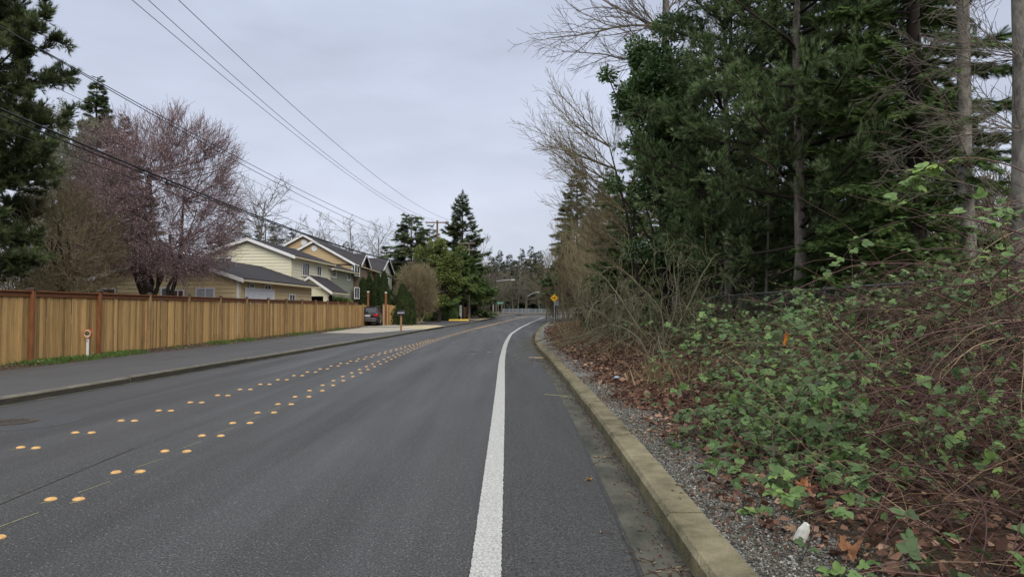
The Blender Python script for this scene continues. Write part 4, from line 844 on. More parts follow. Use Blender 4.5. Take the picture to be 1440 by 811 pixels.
# ---- evergreen broadleaf crowns made of leaf clumps
def clumps(name, label, cat, loc, centers, rads, nleaf, lsize, leaf, seed, bark=BARK_D, T=None, trunk_r=.12, shell=.55, up=.3, stems=1):
    g = np.random.default_rng(seed); C_ = np.array(centers, float); Rr = np.array(rads, float); segs = []
    top = C_[:, 2].max()
    for i in range(stems): segs.append((g.normal() * .1 * stems, g.normal() * .1 * stems, 0, g.normal() * .1, g.normal() * .1, top * .55, trunk_r, trunk_r * .6, 0))
    for c, r_ in zip(C_, Rr): 
        b = np.array([0, 0, min(top * .5, c[2] * .5)]); m_ = (b + c) / 2 + np.array([0, 0, -.1]); segs.append((*b, *m_, trunk_r * .4, trunk_r * .28, 1)); segs.append((*m_, *c, trunk_r * .28, .02, 1))
        for _ in range(5): e_ = c + g.normal(size=3) * r_ * .55; segs.append((*c, *e_, .018, .006, 1))
    w_ = Rr ** 2; k = g.choice(len(C_), nleaf, p=w_ / w_.sum()); o = rdir(g, nleaf); rad = Rr[k] * (shell + (1.05 - shell) * g.random(nleaf)); pos = C_[k] + o * rad[:, None] * np.array([1, 1, .8]); keep = pos[:, 2] > .15; pos, o, k = pos[keep], o[keep], k[keep]
    d = nrm(o + g.normal(size=o.shape) * .7 + np.array([0, 0, -.1])); n = nrm(o + g.normal(size=o.shape) * .6 + np.array([0, 0, up])); cv = g.random(len(C_))[k] * .45 + g.random(len(pos)) * .55
    return seg_tree(name, label, cat, loc, segs, bark, BARK_D, 0, None, (scatter(T or [T_LEAF], pos, d, n, lsize * g.uniform(.7, 1.2, len(pos)), cv), leaf, 'foliage'))
def ball_centers(g, n, R3, c0, zmin=.3, inner=.55):
    o = rdir(g, n); rr = inner + (1 - inner) * g.random((n, 1)) ** .5; c = o * rr * np.array(R3) + np.array(c0); c[:, 2] = np.maximum(c[:, 2], zmin); return c
def column(label, px, ytop, Y, W, seed, n=9000, name='arborvitae', group=None, power=1.5, leaf=L_ARB, size=.16):
    loc = at(px, Y); h = P(px, ytop, Y).z - loc[2]; g = np.random.default_rng(seed); z = g.random(n) ** .8 * h; r_ = W / 2 * np.clip(1 - (z / h) ** power, .02, 1) ** .75 * (.72 + .33 * g.random(n)) * (1 + .10 * np.sin(z * 5 + seed)); a = g.random(n) * 6.283
    r_ *= 1 + .12 * np.sin(a * 3 + z * 1.3 + seed) + .06 * np.sin(a * 7 - z * 3); r_ *= 1 + g.normal(size=n) * .07; pos = np.stack([np.cos(a) * r_, np.sin(a) * r_, z + .05], 1); out_ = np.stack([np.cos(a), np.sin(a), 0 * a], 1)
    d = nrm(out_ * .5 + g.normal(size=pos.shape) * .3 + np.array([0, 0, 1.0])); nn = nrm(out_ + g.normal(size=pos.shape) * .4)
    return seg_tree(name, label, 'evergreen', loc, [(0, 0, 0, 0, 0, h * .8, .07, .02, 0)], BARK_D, BARK_D, 0, group, (scatter(FARFROND, pos, d, nn, size * g.uniform(.7, 1.3, n), g.random(n)), leaf, 'foliage'))
# ---- many stemmed bare thickets
def thicket_segs(seed, n, H, W, LV, r0=.03, spread=.5, base=.4, up=0):
    r = random.Random(seed); segs = []
    for i in range(n):
        a = r.random() * 6.283; s = r.random() ** .7; b = (math.cos(a) * base * s, math.sin(a) * base * s, 0); tl = spread * s + r.gauss(0, .08)
        grow(r, b, (math.cos(a) * math.sin(tl), math.sin(a) * math.sin(tl), math.cos(tl)), H * r.uniform(.6, 1), r0 * r.uniform(.6, 1.2), LV, 0, segs)
    return fit(segs, H, W)
LVT = [(6, .07, .02, 8, .38, .55, .2, .35), (4, .10, .05, 6, .45, .6, .15, .4), (3, .12, .05, 0, 0, 0, 0, .5)]
def thicket(name, label, px, ytop, Y, W, n, seed, twig, cat='shrub', group=None, minr=.006, LV=LVT, **k):
    loc = at(px, Y); H_ = P(px, ytop, Y).z - loc[2]; A = thicket_segs(seed, n, H_, W, LV, **k); return seg_tree(name, label, cat, loc, A, twig, twig, 0, group, minr=minr)
def dome(seed, H_, W, z0, trunk, n=(10, 110, 1100), ntw=7, tw=.45, stems=((0, 0),), r0=.17, base_r=.12, sag=.0, upb=.5):
    """round crowned tree: limbs run out to points spread through a dome, twigs stand on the outermost ones"""
    g = np.random.default_rng(seed); segs = []; c = np.array([0, 0, z0 + (H_ - z0) * .42]); R3 = np.array([W / 2, W / 2, (H_ - z0) * .60])
    def pts(m, a, b):
        o = rdir(g, m); q = c + o * (a + (b - a) * g.random((m, 1)) ** .6) * R3 * (1 + .10 * np.sin(o[:, :1] * 4 + seed) + .08 * np.sin(o[:, 1:2] * 5 + 2)); q[:, 2] = np.maximum(q[:, 2], z0 + g.random(m) * .5 * z0 ** .5 - .3); return q
    def link_(a, b, ra, rb, lv, k=4):
        L_ = np.linalg.norm(b - a); mid = (a + b) / 2 + np.array([0, 0, -.10 * L_ + sag]) + g.normal(size=3) * .08 * L_; ts = np.linspace(0, 1, k + 1); q = [(1 - t) ** 2 * a + 2 * t * (1 - t) * mid + t * t * b + (g.normal(size=3) * .03 * L_ if 0 < t < 1 else 0) for t in ts]
        for i in range(k): u, v = ts[i], ts[i + 1]; segs.append((*q[i], *q[i + 1], ra + (rb - ra) * u, ra + (rb - ra) * v, lv))
    roots = []
    for sx, sy in stems:
        a = np.array([sx * .5, sy * .5, 0.]); b = np.array([sx * 2.2, sy * 2.2, trunk]); link_(a, b, r0, r0 * .75, 0, 3); roots.append(b)
    P1 = pts(n[0], .25, .55); P2 = pts(n[1], .35, .85); P3 = pts(n[2], .55, 1.0)
    for p_ in P1: b = roots[int(np.argmin([np.linalg.norm(q[:2] - p_[:2]) for q in roots]))]; link_(b, p_, r0 * .5, r0 * .28, 1)
    par = lambda p_, Q: int(np.argmin(((Q - p_) ** 2).sum(1)))
    for p_ in P2: link_(P1[par(p_, P1)], p_, r0 * .22, r0 * .10, 2)
    for p_ in P3: link_(P2[par(p_, P2)], p_, r0 * .075, .010, 3)
    m = n[2] * ntw; k = g.integers(0, n[2], m); st = P3[k] + g.normal(size=(m, 3)) * .12; d = nrm((st - c) / R3 + rdir(g, m) * .8 + np.array([0, 0, upb])); L_ = tw * g.uniform(.5, 1.3, (m, 1)); e_ = st + d * L_; f_ = e_ + nrm(d + rdir(g, m) * .5 + np.array([0, 0, .3])) * L_ * .6
    A = np.array(segs); o1 = np.full((m, 1), .009); o3 = np.full((m, 1), 4.); T1 = np.concatenate([st, e_, o1, o1 * .7, o3], 1); T2 = np.concatenate([e_, f_, o1 * .7, o1 * .4, o3], 1); return np.concatenate([A, T1, T2])
# ============================================================ left side
# big pine at the left edge
t = pine('pine_tree', 'huge dark pine tree at the left edge of the photo', (-21.0, 27, .6), 16.5, 3.9, .14, 100, .26, 60000, 21, L_PINE2, BARK_D, r0=.28, power=.5, shape=lambda t: .5 + .5 * min(1, t * 4))
# purple plum
def plum_segs(seed, L0=2.6):
    r = random.Random(seed); segs = []; LV = [(6, .07, .03, 9, .85, .9, .3, .5), (7, .09, .02, 10, .55, .75, .12, .35), (5, .12, .03, 9, .5, .65, .1, .4), (4, .12, .05, 7, .5, .55, .1, .5), (3, .08, .06, 0, 0, 0, 0, .6)]
    for a, tl in ((2.9, .38), (.2, .42), (1.5, .1)): grow(r, (math.cos(a) * .15, math.sin(a) * .1, 0), (math.cos(a) * math.sin(tl), math.sin(a) * math.sin(tl) * .6, math.cos(tl)), L0, .17, LV, 0, segs)
    A = np.array(segs); z = A[:, 5].max(); mx_ = A[A[:, 8] > 2][:, 3:5].mean(0)
    for k in (0, 3): A[:, k:k + 2] -= mx_ * np.clip(A[:, k + 2:k + 3] / (.5 * z), 0, 1) ** 1.5
    return A
loc = at(222, 33.5); Hp = hz(222, 166, 33.5); A = dome(5, Hp, 7.0, 3.3, 1.7, stems=((-.22, .05), (.24, -.03)), r0=.19, n=(14, 140, 1250), ntw=8, tw=.5); g = np.random.default_rng(3); p, d = along(A, 60000, g, 3, .05)
seg_tree('plum_tree', 'purple plum tree coming into pink bloom in front of the tan house', 'plum tree', loc, A, BARK_D, TWIG_PL, 1, None, ([inst(*T_QUAD, p, rdir(g, len(p)), rdir(g, len(p)), g.uniform(.028, .058, len(p)), g.random(len(p)))], L_BLOSS, 'blossom'), minr=.006)
loc = at(93, 31); A = dome(9, hz(93, 268, 31), 4.8, 1.9, 1.2, n=(9, 80, 700), ntw=7, tw=.4, r0=.14)
seg_tree('bare_fruit_tree', 'brown leafless fruit tree between the big pine and the plum tree', 'tree', loc, A, BARK_D, TWIG_OL, 1, None, None, minr=.006)
for i, (px, yt, Y, W, tw, lab) in enumerate([(10, 330, 34, 7, TWIG_OL, 'brown bare thicket under the big pine, leftmost behind the fence'), (60, 345, 37, 6, TWIG_DK, 'dark bare thicket behind the fence left of the leafless fruit tree'), (75, 325, 42, 5.5, TWIG_OL, 'olive brown thicket between the fruit tree and the tan house'), (160, 300, 47, 8, TWIG_PL, 'dull purple thicket just behind the left end of the tan house'), (-60, 335, 34, 8, TWIG_OL, 'brown thicket beyond the left end of the board fence'), (-150, 330, 30, 8, TWIG_DK, 'dark thicket far beyond the left end of the board fence'), (20, 250, 46, 9, TWIG_OL, 'tall brown thicket seen through the big pine')]):
    thicket('bare_thicket', lab, px, yt, Y, W, 16, 40 + i, tw, minr=.012)
fir('fir_tree', 'narrow dark fir tree poking up behind the plum tree', at(130, 62), hz(130, 110, 62), 4.6, 31, L_PINE2, ragged=.28, dens=3.0, fs=1.4)
fir('fir_tree', 'stubby fir tree rising just left of the plum crown behind', at(170, 66), hz(170, 165, 66), 4.2, 32, L_FAR, ragged=.35, dens=2.0, fs=1.4)
LVB = [(9, .05, .03, 9, .5, .6, .3, .35), (6, .09, .05, 8, .5, .65, .15, .35), (4, .10, .05, 7, .5, .6, .1, .5), (3, .1, .03, 0, 0, 0, 0, .6)]
def bare(name, label, px, ytop, Y, W, seed, bark, twig, LV=LVB, r0=.22, tl=(0, 0), minr=.01, group=None, extra=None, cat='bare tree'):
    loc = at(px, Y); H_ = P(px, ytop, Y).z - loc[2]; r = random.Random(seed); A = fit(grow(r, (0, 0, 0), (tl[0], tl[1], 1), H_ * .8, r0, LV), H_, W); ex = extra(A) if extra else None
    return seg_tree(name, label, cat, loc, A, bark, twig, 0, group, ex, minr)
def lichen(A):
    g = np.random.default_rng(5); p, d = along(A, 20000, g, 1, .10); return ([inst(*T_QUAD, p, nrm(rdir(g, len(p)) + np.array([0, 0, -.8])), rdir(g, len(p)), g.uniform(.08, .22, len(p)), g.random(len(p)), 0, np.full(len(p), .6))], L_LICH, 'lichen')
bare('lichen_tree', 'grey green lichen hung tree between the big pine and the fir', 100, 150, 52, 7.5, 61, BARK_G, TWIG_GR, extra=lichen)
bare('lichen_tree', 'thin pale tree in the gap right beside the big pine', 66, 185, 56, 6.5, 63, BARK_G, TWIG_GR, extra=lichen)
bare('bare_tree', 'tall leafless grey tree standing above the cream gable', 352, 238, 76, 8.5, 62, BARK_G, TWIG_GR, minr=.016)
for i, (px, yt, Y, rb, lab) in enumerate([(388, 318, 84, 3.4, 'dark fir behind the cream gable, right of the tall bare tree'), (372, 300, 96, 4.0, 'tallest dark fir behind the cream gable'), (410, 325, 98, 3.2, 'small fir close left of the orange gables'), (335, 305, 88, 4.0, 'dark fir behind the house left of the tall bare tree'), (305, 325, 84, 4.4, 'broad fir seen at the right edge of the plum crown'), (486, 342, 120, 3.6, 'fir behind the dark roof, left one of two'), (540, 348, 122, 3.4, 'fir behind the dark roof, right one of two'), (452, 350, 125, 3.4, 'low fir behind the upper orange gable')]):
    fir('fir_tree', lab, at(px, Y), hz(px, yt, Y), rb, 80 + i, L_FAR, ragged=.3, dens=.5, fs=1.9, nb=5, far=True, wh=26)
for i, (px, yt, W, lab) in enumerate([(420, 304, 9, 'leftmost grey bare tree of the row behind the roofs'), (445, 312, 8, 'second grey bare tree of the row behind the roofs'), (470, 300, 9, 'third grey bare tree of the row behind the roofs'), (500, 298, 11, 'tallest grey bare tree in the row behind the roofs'), (528, 306, 9, 'bare tree above the street gables in the row behind the roofs'), (556, 322, 8, 'rightmost bare tree of the row, left of the dark cedar')]):
    bare('bare_tree', lab, px, yt, 112 + (i % 3) * 4, W, 90 + i, BARK_G, TWIG_GR, LV=[(8, .05, .03, 9, .5, .55, .25, .35), (6, .09, .05, 8, .5, .6, .15, .35), (4, .10, .05, 5, .5, .6, .1, .5), (2, .1, .03, 0, 0, 0, 0, .6)], minr=.018, group='bare trees behind the roofs')
# evergreens by the drive
for i, (px, yt, Y, lab) in enumerate([(510, 393, 68.2, 'leftmost clipped column evergreen before the taller house'), (519, 389, 69, 'second column evergreen from the left before the taller house'), (530, 387, 68, 'third column evergreen from the left before the taller house'), (540, 383.5, 67.5, 'tallest column evergreen above the black car')]):
    column(lab, px, yt, Y, 1.25, 7 + i, 5000, group='column evergreens before the taller house', power=2.6, size=.2)
column('broad dark green pointed evergreen just right of the letter box', 566, 402, 66, 1.9, 15, 9000, power=1.7, size=.2)
column('small pointed evergreen tucked right of the broad one', 575, 413, 68.5, 1.5, 16, 6000, power=1.7, size=.2)
LVS = [(6, .08, .0, 10, .6, .8, .25, .5), (5, .10, .03, 9, .5, .7, .1, .35), (4, .12, .04, 8, .5, .6, .1, .5), (2, .1, .03, 0, 0, 0, 0, .6)]
loc = at(586, 72); seg_tree('round_shrub', 'round leafless brown shrub with thick pale stems beside the drive', 'shrub', loc, dome(17, P(588, 376, 72).z - loc[2], 3.4, 1.5, .9, stems=((-.3, 0), (.1, .2), (.35, -.1), (0, -.2)), n=(14, 140, 900), ntw=7, tw=.45, r0=.13), TWIG_OL, TWIG_OL, 1, None, None, .010)
g = np.random.default_rng(18)
def pix_ball(px, py, Y, loc): p = P(px, py, Y); return (p.x - loc[0], p.y - loc[1], p.z - loc[2])
loc = at(618, 80); cs = []; rs = []
for px, py, r_, n_ in ((600, 365, 1.5, 6), (620, 348, 1.3, 5), (640, 365, 1.6, 6), (610, 392, 1.7, 6), (636, 400, 1.8, 6), (622, 420, 1.6, 5), (655, 395, 1.2, 4), (625, 372, 2.0, 8), (595, 350, .9, 3), (612, 343, .7, 2), (600, 440, 1.0, 3)):
    for _ in range(n_): c = np.array(pix_ball(px, py, 80, loc)) + np.clip(g.normal(size=3), -1.3, 1.3) * .8; cs.append(c); rs.append(r_ * g.uniform(.3, .52))
clumps('evergreen_tree', 'large rounded yellow green evergreen tree behind the bare shrub', 'evergreen tree', loc, cs, rs, 22000, .26, L_HOLLY, 19, trunk_r=.2)
fir('cedar_tree', 'dark ragged cedar left of the wide crossarm pole', at(578, 89), hz(584, 300, 89), 4.3, 51, L_PINE2, ragged=.5, dens=1.0, fs=1.5, power=.6, upt=.3)
fir('cedar_tree', 'smaller dark cedar crown just left of the pole top', at(604, 91), hz(604, 318, 91), 3.0, 52, L_PINE2, ragged=.4, dens=1.0, fs=1.5, power=.6)
fir('fir_tree', 'tallest pointed fir right of the crossarm pole', at(650, 101), hz(650, 272, 101), 4.9, 53, L_PINE2, ragged=.3, dens=1.0, fs=1.5, upt=.75, droop=.15, power=.75)
fir('cedar_tree', 'green cedar with sweeping low boughs over the far fence', at(651, 90), hz(655, 354, 90), 4.1, 54, L_FIR, ragged=.3, dens=1.2, fs=1.2, power=.7, cb=.44)
fir('cedar_tree', 'dark drooping cedar bough mass behind the far brown fence', at(674, 119), hz(678, 374, 119), 3.0, 55, L_PINE2, cb=.36, ragged=.3, dens=1.1, fs=1.3, power=.6)
for i, (px, yt, W, lab) in enumerate([(632, 424, 2.2, 'clipped dark green hedge clump left of the yellow ramp'), (620, 426, 2.0, 'dark hedge clump between the bare shrub and the yellow ramp'), (606, 424, 2.0, 'darkest hedge clump right behind the bare shrub')]): column(lab, px, yt, 88 - i, W, 60 + i, 5000, 'hedge_shrub', power=6, size=.22, leaf=L_LAUR if i == 0 else L_ARB)
thicket('bare_bush', 'pale bare bush between the far fence and the grey poles', 682, 424, 114, 2.0, 12, 66, TWIG_GR, minr=.015)
thicket('bare_bush', 'small brown bare bush below the far dark cedar', 673, 430, 122, 4, 12, 67, TWIG_DK, minr=.015)
lt = at(695, 126); bare('bare_tree', 'small leafless tree right of the tallest fir', 676, 330, 108, 7, 68, BARK_G, TWIG_GR, minr=.015)
# flowering shrub over the fence by the porch
loc = at(478, 60); g = np.random.default_rng(70); cs = ball_centers(g, 16, (1.0, .7, .5), (0, 0, 1.9)); clumps('rhododendron', 'leafy green shrub with reddish tips over the fence beside the porch', 'shrub', loc, cs, g.uniform(.35, .55, 16), 3500, .16, L_HOLLY, 71, trunk_r=.06)
# ============================================================ end of the road: wood seen as one mass, with single conifers
def wood_mass(name, label, spots, seed, twig, Hh, Wd, variants=4):
    blocks = []; r = random.Random(seed); base = []
    for v in range(variants): base.append(fit(grow(r, (0, 0, 0), (0, 0, 1), 9, .16, [(7, .05, .03, 12, .42, .5, .15, .35), (5, .09, .06, 9, .5, .6, .1, .35), (3, .10, .05, 4, .5, .6, .1, .5), (2, .1, .03, 0, 0, 0, 0, .6)]), Hh, Wd))
    g = np.random.default_rng(seed)
    for i, (x, y, s) in enumerate(spots):
        A = base[i % variants].copy(); a = r.random() * 6.28; c, q = math.cos(a), math.sin(a); s_ = s * r.uniform(.85, 1.15)
        for k in (0, 3): X_, Y_ = A[:, k] * c - A[:, k + 1] * q, A[:, k] * q + A[:, k + 1] * c; A[:, k] = X_ * s_ + x; A[:, k + 1] = Y_ * s_ + y; A[:, k + 2] = A[:, k + 2] * s_ + gz(x, y)
        A[:, 6:8] = np.maximum(A[:, 6:8], .022); blocks.append(tubes(A, 3, 0, g, np.full(len(A), r.random()) * .6 + g.random(len(A)) * .4))
    return tag(np_mesh(name, blocks, twig), label, 'wood', None, 'stuff')
rr = random.Random(8); spots = []
for i in range(95): spots.append((-26 + 86 * (i + rr.random()) / 95, rr.uniform(144, 185), rr.uniform(.7, 1.1)))
for i in range(16): spots.append((-42 + 34 * (i + rr.random()) / 16, rr.uniform(128, 170), rr.uniform(.7, 1.0)))
wood_mass('bare_wood', 'mass of bare grey brown trees beyond the far metal fence', spots, 5, TWIG_FAR, 10.3, 7)
for i, (px, yt, Y, lab) in enumerate([(691, 361, 170, 'leftmost conifer tip above the far bare wood'), (703, 353, 190, 'second conifer from the left above the far wood'), (717, 357, 182, 'third conifer from the left above the far wood'), (734, 350, 200, 'tallest slim conifer in the middle of the far wood'), (747, 347, 176, 'conifer right of the tallest slim one in the far wood'), (758, 352, 160, 'rightmost far conifer beside the brown thicket'), (724, 366, 165, 'lowest conifer tip in the middle of the far wood')]):
    fir('far_conifer', lab, at(px, Y), hz(px, yt, Y), 4.0, 120 + i, L_FAR, far=True, wh=34, nb=6, dens=.8, fs=2.0, group='conifers above the far wood', ragged=.3)
for i in range(14):
    px = 560 + i * 18; Y = 205 + (i * 37 % 30); fir('far_conifer', 'blurred dark conifer deep behind the far bare wood', at(px, Y), hz(px, 378 - (i * 13 % 14), Y), 4.5, 140 + i % 3, L_FAR, far=True, wh=24, nb=6, dens=.6, fs=2.6, group='conifers deep behind the far wood')
# ============================================================ right side woods
HZL = [(6, .06, .02, 10, .42, .5, .15, .35), (4, .10, .06, 7, .5, .55, .1, .4), (3, .12, .05, 3, .5, .5, .1, .5), (2, .1, .03, 0, 0, 0, 0, .6)]
for i, (px, yt, Y, W, n, tw, lab) in enumerate([(778, 352, 90, 5.0, 12, TWIG_OL, 'farthest olive brown thicket behind the yellow sign'), (800, 338, 80, 4.2, 12, TWIG_OL, 'olive brown thicket just right of the yellow sign'), (818, 300, 62, 3.6, 12, TWIG_OL, 'tall upright brown thicket left of the dark cedars'), (840, 262, 52, 4.2, 12, TWIG_OL, 'tallest upright brown thicket against the dark cedar'), (842, 392, 44, 3.2, 10, TWIG_PL, 'low purplish twiggy bush at the edge of the leaf litter'), (845, 395, 34, 3.2, 10, TWIG_DK, 'low dark twiggy bush above the leaf litter'), (880, 400, 27, 3.2, 10, TWIG_OL, 'tangled low bush under the mossy branches'), (850, 350, 40, 4.2, 10, TWIG_OL, 'brown thicket in front of the dark cedar')]):
    thicket('bare_thicket', lab, px, yt, Y, W, n, 200 + i, tw, LV=HZL, minr=.008 if Y > 45 else .005, base=.9, spread=.35 if i < 4 else .8, r0=.035)
fir('cedar_tree', 'dark pointed cedar behind the upright brown thicket', at(812, 86), hz(812, 240, 86), 4.3, 301, L_PINE2, cb=.2, ragged=.25, dens=1.0, fs=1.3, power=.7)
fir('cedar_tree', 'second dark cedar right behind the upright thicket', at(858, 70), hz(858, 238, 70), 3.8, 302, L_PINE2, cb=.18, ragged=.25, dens=1.0, fs=1.3, power=.7)
fir('cedar_tree', 'green cedar left of the broad leaved evergreen', at(893, 37), hz(893, 215, 37), 2.9, 303, L_FIR, ragged=.25, dens=2.5, fs=.75, fine=True, power=.6, cb=.05)
for px, yt, Y, W, sd_, lab in ((792, 305, 79, 6.5, 611, 'tan bare tree with a fine twiggy crown above the yellow sign'), (812, 285, 76, 6.5, 612, 'taller tan bare tree right of the one above the yellow sign'), (836, 300, 58, 5.0, 613, 'tan bare tree with fine upright twigs left of the cedar'), (768, 345, 96, 6.5, 614, 'tan bare tree overhanging the far end of the road')):
    bare('bare_tree', lab, px, yt, Y, W, sd_, TWIG_OL, TWIG_OL, LV=[(7, .05, .03, 12, .5, .55, .12, .35), (6, .09, .05, 9, .5, .6, .1, .35), (4, .10, .05, 7, .5, .6, .1, .5), (3, .1, .03, 0, 0, 0, 0, .6)], r0=.10, minr=.008)
# broad leaved evergreen
loc = at(935, 24); g = np.random.default_rng(31); cs = []; rs = []
for px, py, r_, n_ in ((915, 85, 1.0, 9), (895, 120, .9, 7), (940, 120, 1.2, 10), (905, 160, 1.0, 8), (950, 170, 1.1, 10), (930, 215, 1.1, 9), (965, 240, 1.0, 9), (925, 270, .9, 6), (965, 300, 1.0, 8), (945, 345, 1.0, 8), (985, 200, 1.0, 8), (985, 120, .9, 7), (975, 360, .9, 6)):
    for _ in range(n_): c = np.array(pix_ball(px, py, 24, loc)) + g.normal(size=3) * np.array([.5, .8, .5]); cs.append(c); rs.append(r_ * g.uniform(.35, .62))
clumps('laurel_tree', 'glossy broad leaved evergreen tree left of the pines', 'evergreen tree', loc, cs, rs, 36000, .17, L_LAUR, 32, trunk_r=.16, shell=.4)
# pines and firs
PN = pine('pine_tree', 'nearest pine with a straight scaly trunk in the middle of the woods', at(1125, 17.5), 15.5, 3.4, .14, 84, .185, 28000, 401, r0=.17, power=.25)
pine('pine_tree', 'pine left of the straight scaly trunk', at(1025, 21), 15.0, 3.2, .08, 84, .185, 26000, 402, r0=.14, power=.25)
x, y, z = at(1212, 20); copy_tree(PN, (x, y, z), 2.2, 1.0, 'pine right of the straight scaly trunk')
pine('pine_tree', 'pine filling the gap behind the scaly trunk', at(1090, 27), 10.5, 3.4, .15, 40, .32, 7000, 404, L_PINE2, r0=.16, power=.3)
fir('fir_tree', 'feathery bright green fir left of the grey cottonwood trunk', at(1292, 15.5), 14.5, 2.3, 411, L_FIR, ragged=.35, dens=4.5, fs=.5, power=.35, cb=.06, wh=46, smin=.1, fine=True)
fir('fir_tree', 'dark fir left of the feathery one, behind the brambles', at(1240, 24), 9, 2.8, 412, L_FIR, ragged=.3, dens=2.4, fs=.7, fine=True, power=.4, cb=.05, wh=44)
fir('fir_tree', 'young low fir at the foot of the cottonwood trunk', at(1290, 12.6), 3.2, 1.6, 413, L_FIR, ragged=.3, dens=5, fs=.45, fine=True, power=.7, cb=.03, wh=20)
fp_ = fir('fir_tree', 'dark fir deep in the woods behind the pines', at(1040, 36), 9.5, 3.4, 421, L_PINE2, ragged=.3, dens=1.0, fs=1.2, power=.5, cb=.04, group='firs deep in the woods')
for px, Y, s in ((930, 42, .7), (985, 40, .6), (1110, 38, .5), (1180, 36, .55), (1250, 34, .5), (1320, 36, .36), (960, 52, .8), (1070, 54, .6), (1150, 50, .62), (1230, 48, .55), (1330, 46, .38)):
    x, y, z = at(px, Y); copy_tree(fp_, (x, y, z), px * .7, s * 1.55)
# cottonwoods with bare crowns
LVC = [(12, .02, .0, 5, .20, .95, .6, .45), (8, .07, -.02, 10, .5, .5, .12, .3), (5, .10, -.02, 7, .5, .6, .1, .4), (3, .1, .02, 0, 0, 0, 0, .6)]
def limbtree(name, label, px, Y, h, r0, seed, LV, lean, bark, twig, limbs=(), minr=.004, wob=.02):
    loc = at(px, Y); r = random.Random(seed); A = grow(r, (0, 0, 0), (lean[0], lean[1], 1), h, r0, LV)
    T_ = [q for q in A if q[8] == 0]
    for z, d, L, rad in limbs:
        b_ = min(T_, key=lambda q: abs(q[2] - z)); z = b_[2]
        grow(r, b_[:3], d, L, rad, LV, 1, A)
    return seg_tree(name, label, 'bare tree', loc, A, bark, twig, 0, None, minr=minr)
limbtree('cottonwood_tree', 'rough grey cottonwood trunk leaning slightly left behind the feathery fir', 1366, 14.2, 15, .165, 431, LVC, (-.055, 0), BARK_G, TWIG_GR)
limbtree('cottonwood_tree', 'thick bare cottonwood trunk at the right edge of the photo', 1439, 11.2, 15, .215, 432, LVC, (0.0, 0), BARK_G, TWIG_GR, limbs=[(2.6 + .33 * i, (-1, ((i * 7) % 5 - 2) * .3, .15 + .1 * ((i * 3) % 5)), 1.5 + .13 * ((i * 5) % 6), .015) for i in range(17)])
limbtree('alder_tree', 'tall bare alder whose high limbs arch left over the road', 955, 29, 17, .24, 441, [(12, .02, .0, 10, .36, .9, .5, .5), (7, .07, .01, 11, .5, .6, .12, .3), (5, .10, .02, 9, .5, .6, .1, .4), (3, .1, .03, 0, 0, 0, 0, .6)], (-.055, 0), BARK_G, TWIG_GR,
         limbs=[(12.2, (-1, -.1, .12), 5.2, .07), (11.0, (-1, .2, .12), 4.6, .06), (13.2, (-1, 0, .3), 5.2, .07), (14, (-.9, -.3, .4), 4.8, .06)], minr=.007)
lm = []
rl = random.Random(6)
for i in range(18): z = 2.2 + i * .36; lm.append((z, (-1, rl.uniform(-.4, .3), rl.uniform(.25, .95)), rl.uniform(3.1, 4.7), rl.uniform(.035, .055)))
limbtree('bare_maple', 'leafless maple spreading thin branches left towards the road', 908, 31, 9.5, .13, 442, [(9, .05, .0, 9, .40, .6, .3, .08), (7, .06, .03, 10, .5, .5, .15, .3), (5, .09, .04, 8, .5, .5, .1, .4), (3, .1, .03, 0, 0, 0, 0, .6)], (-.1, 0), BARK_D, TWIG_OL, limbs=lm, minr=.006)
# thin grey trunks standing in the shade
sp = []
rs_ = random.Random(12)
sap = bare('sapling', 'thin grey bare trunk standing in the shade of the pines', 1060, 120, 22, 2.0, 450, BARK_G, TWIG_GR, LV=[(9, .03, .0, 7, .22, .8, .45, .4), (4, .1, .05, 4, .5, .6, .1, .4), (3, .1, 0, 0, 0, 0, 0, .5)], r0=.05, minr=.005, group='thin trunks in the shade of the pines')
for i in range(22):
    px = 985 + i * 15 + rs_.uniform(-6, 6); Y = rs_.uniform(19.5, 31); x, y, z = at(px, Y); copy_tree(sap, (x, y, z), rs_.random() * 6, rs_.uniform(.75, 1.1), tilt=(rs_.gauss(0, .03), rs_.gauss(0, .03)))
thicket('olive_shrub', 'dull brown twiggy shrub right behind the thick trunk at the right edge', 1432, 235, 15.5, 3.4, 20, 521, TWIG_OL, LV=HZL, minr=.006, base=.5, spread=.4)
# mossy arching shrub
LVM = [(14, .16, -.12, 9, .5, .8, .2, .3), (9, .22, -.08, 6, .5, .8, .15, .35), (6, .24, -.05, 0, 0, 0, 0, .5)]
for i, (px, Y, H_, W, lab) in enumerate([(925, 17.5, 3.5, 4.6, 'mossy pale shrub of arching tangled branches above the bank'), (875, 22, 3.8, 3.8, 'smaller mossy arching shrub left of the pale one'), (985, 18.5, 2.2, 3.0, 'thin pale tangled shrub left of the wire fence')]):
    r = random.Random(500 + i); sg = []
    for k in range(6): a = r.random() * 6.28; grow(r, (math.cos(a) * .2, math.sin(a) * .2, 0), (math.cos(a) * .35, math.sin(a) * .35, 1), 4.6, .024, LVM, 0, sg)
    seg_tree('mossy_shrub', lab, 'shrub', at(px, Y), fit(sg, H_, W), TWIG_MO, TWIG_MO, 0, minr=.0045)
thicket('olive_shrub', 'yellowish olive twiggy shrub between the two cottonwood trunks', 1395, 210, 17.5, 3.4, 24, 520, TWIG_OL, LV=HZL, minr=.006, base=.5, spread=.4)
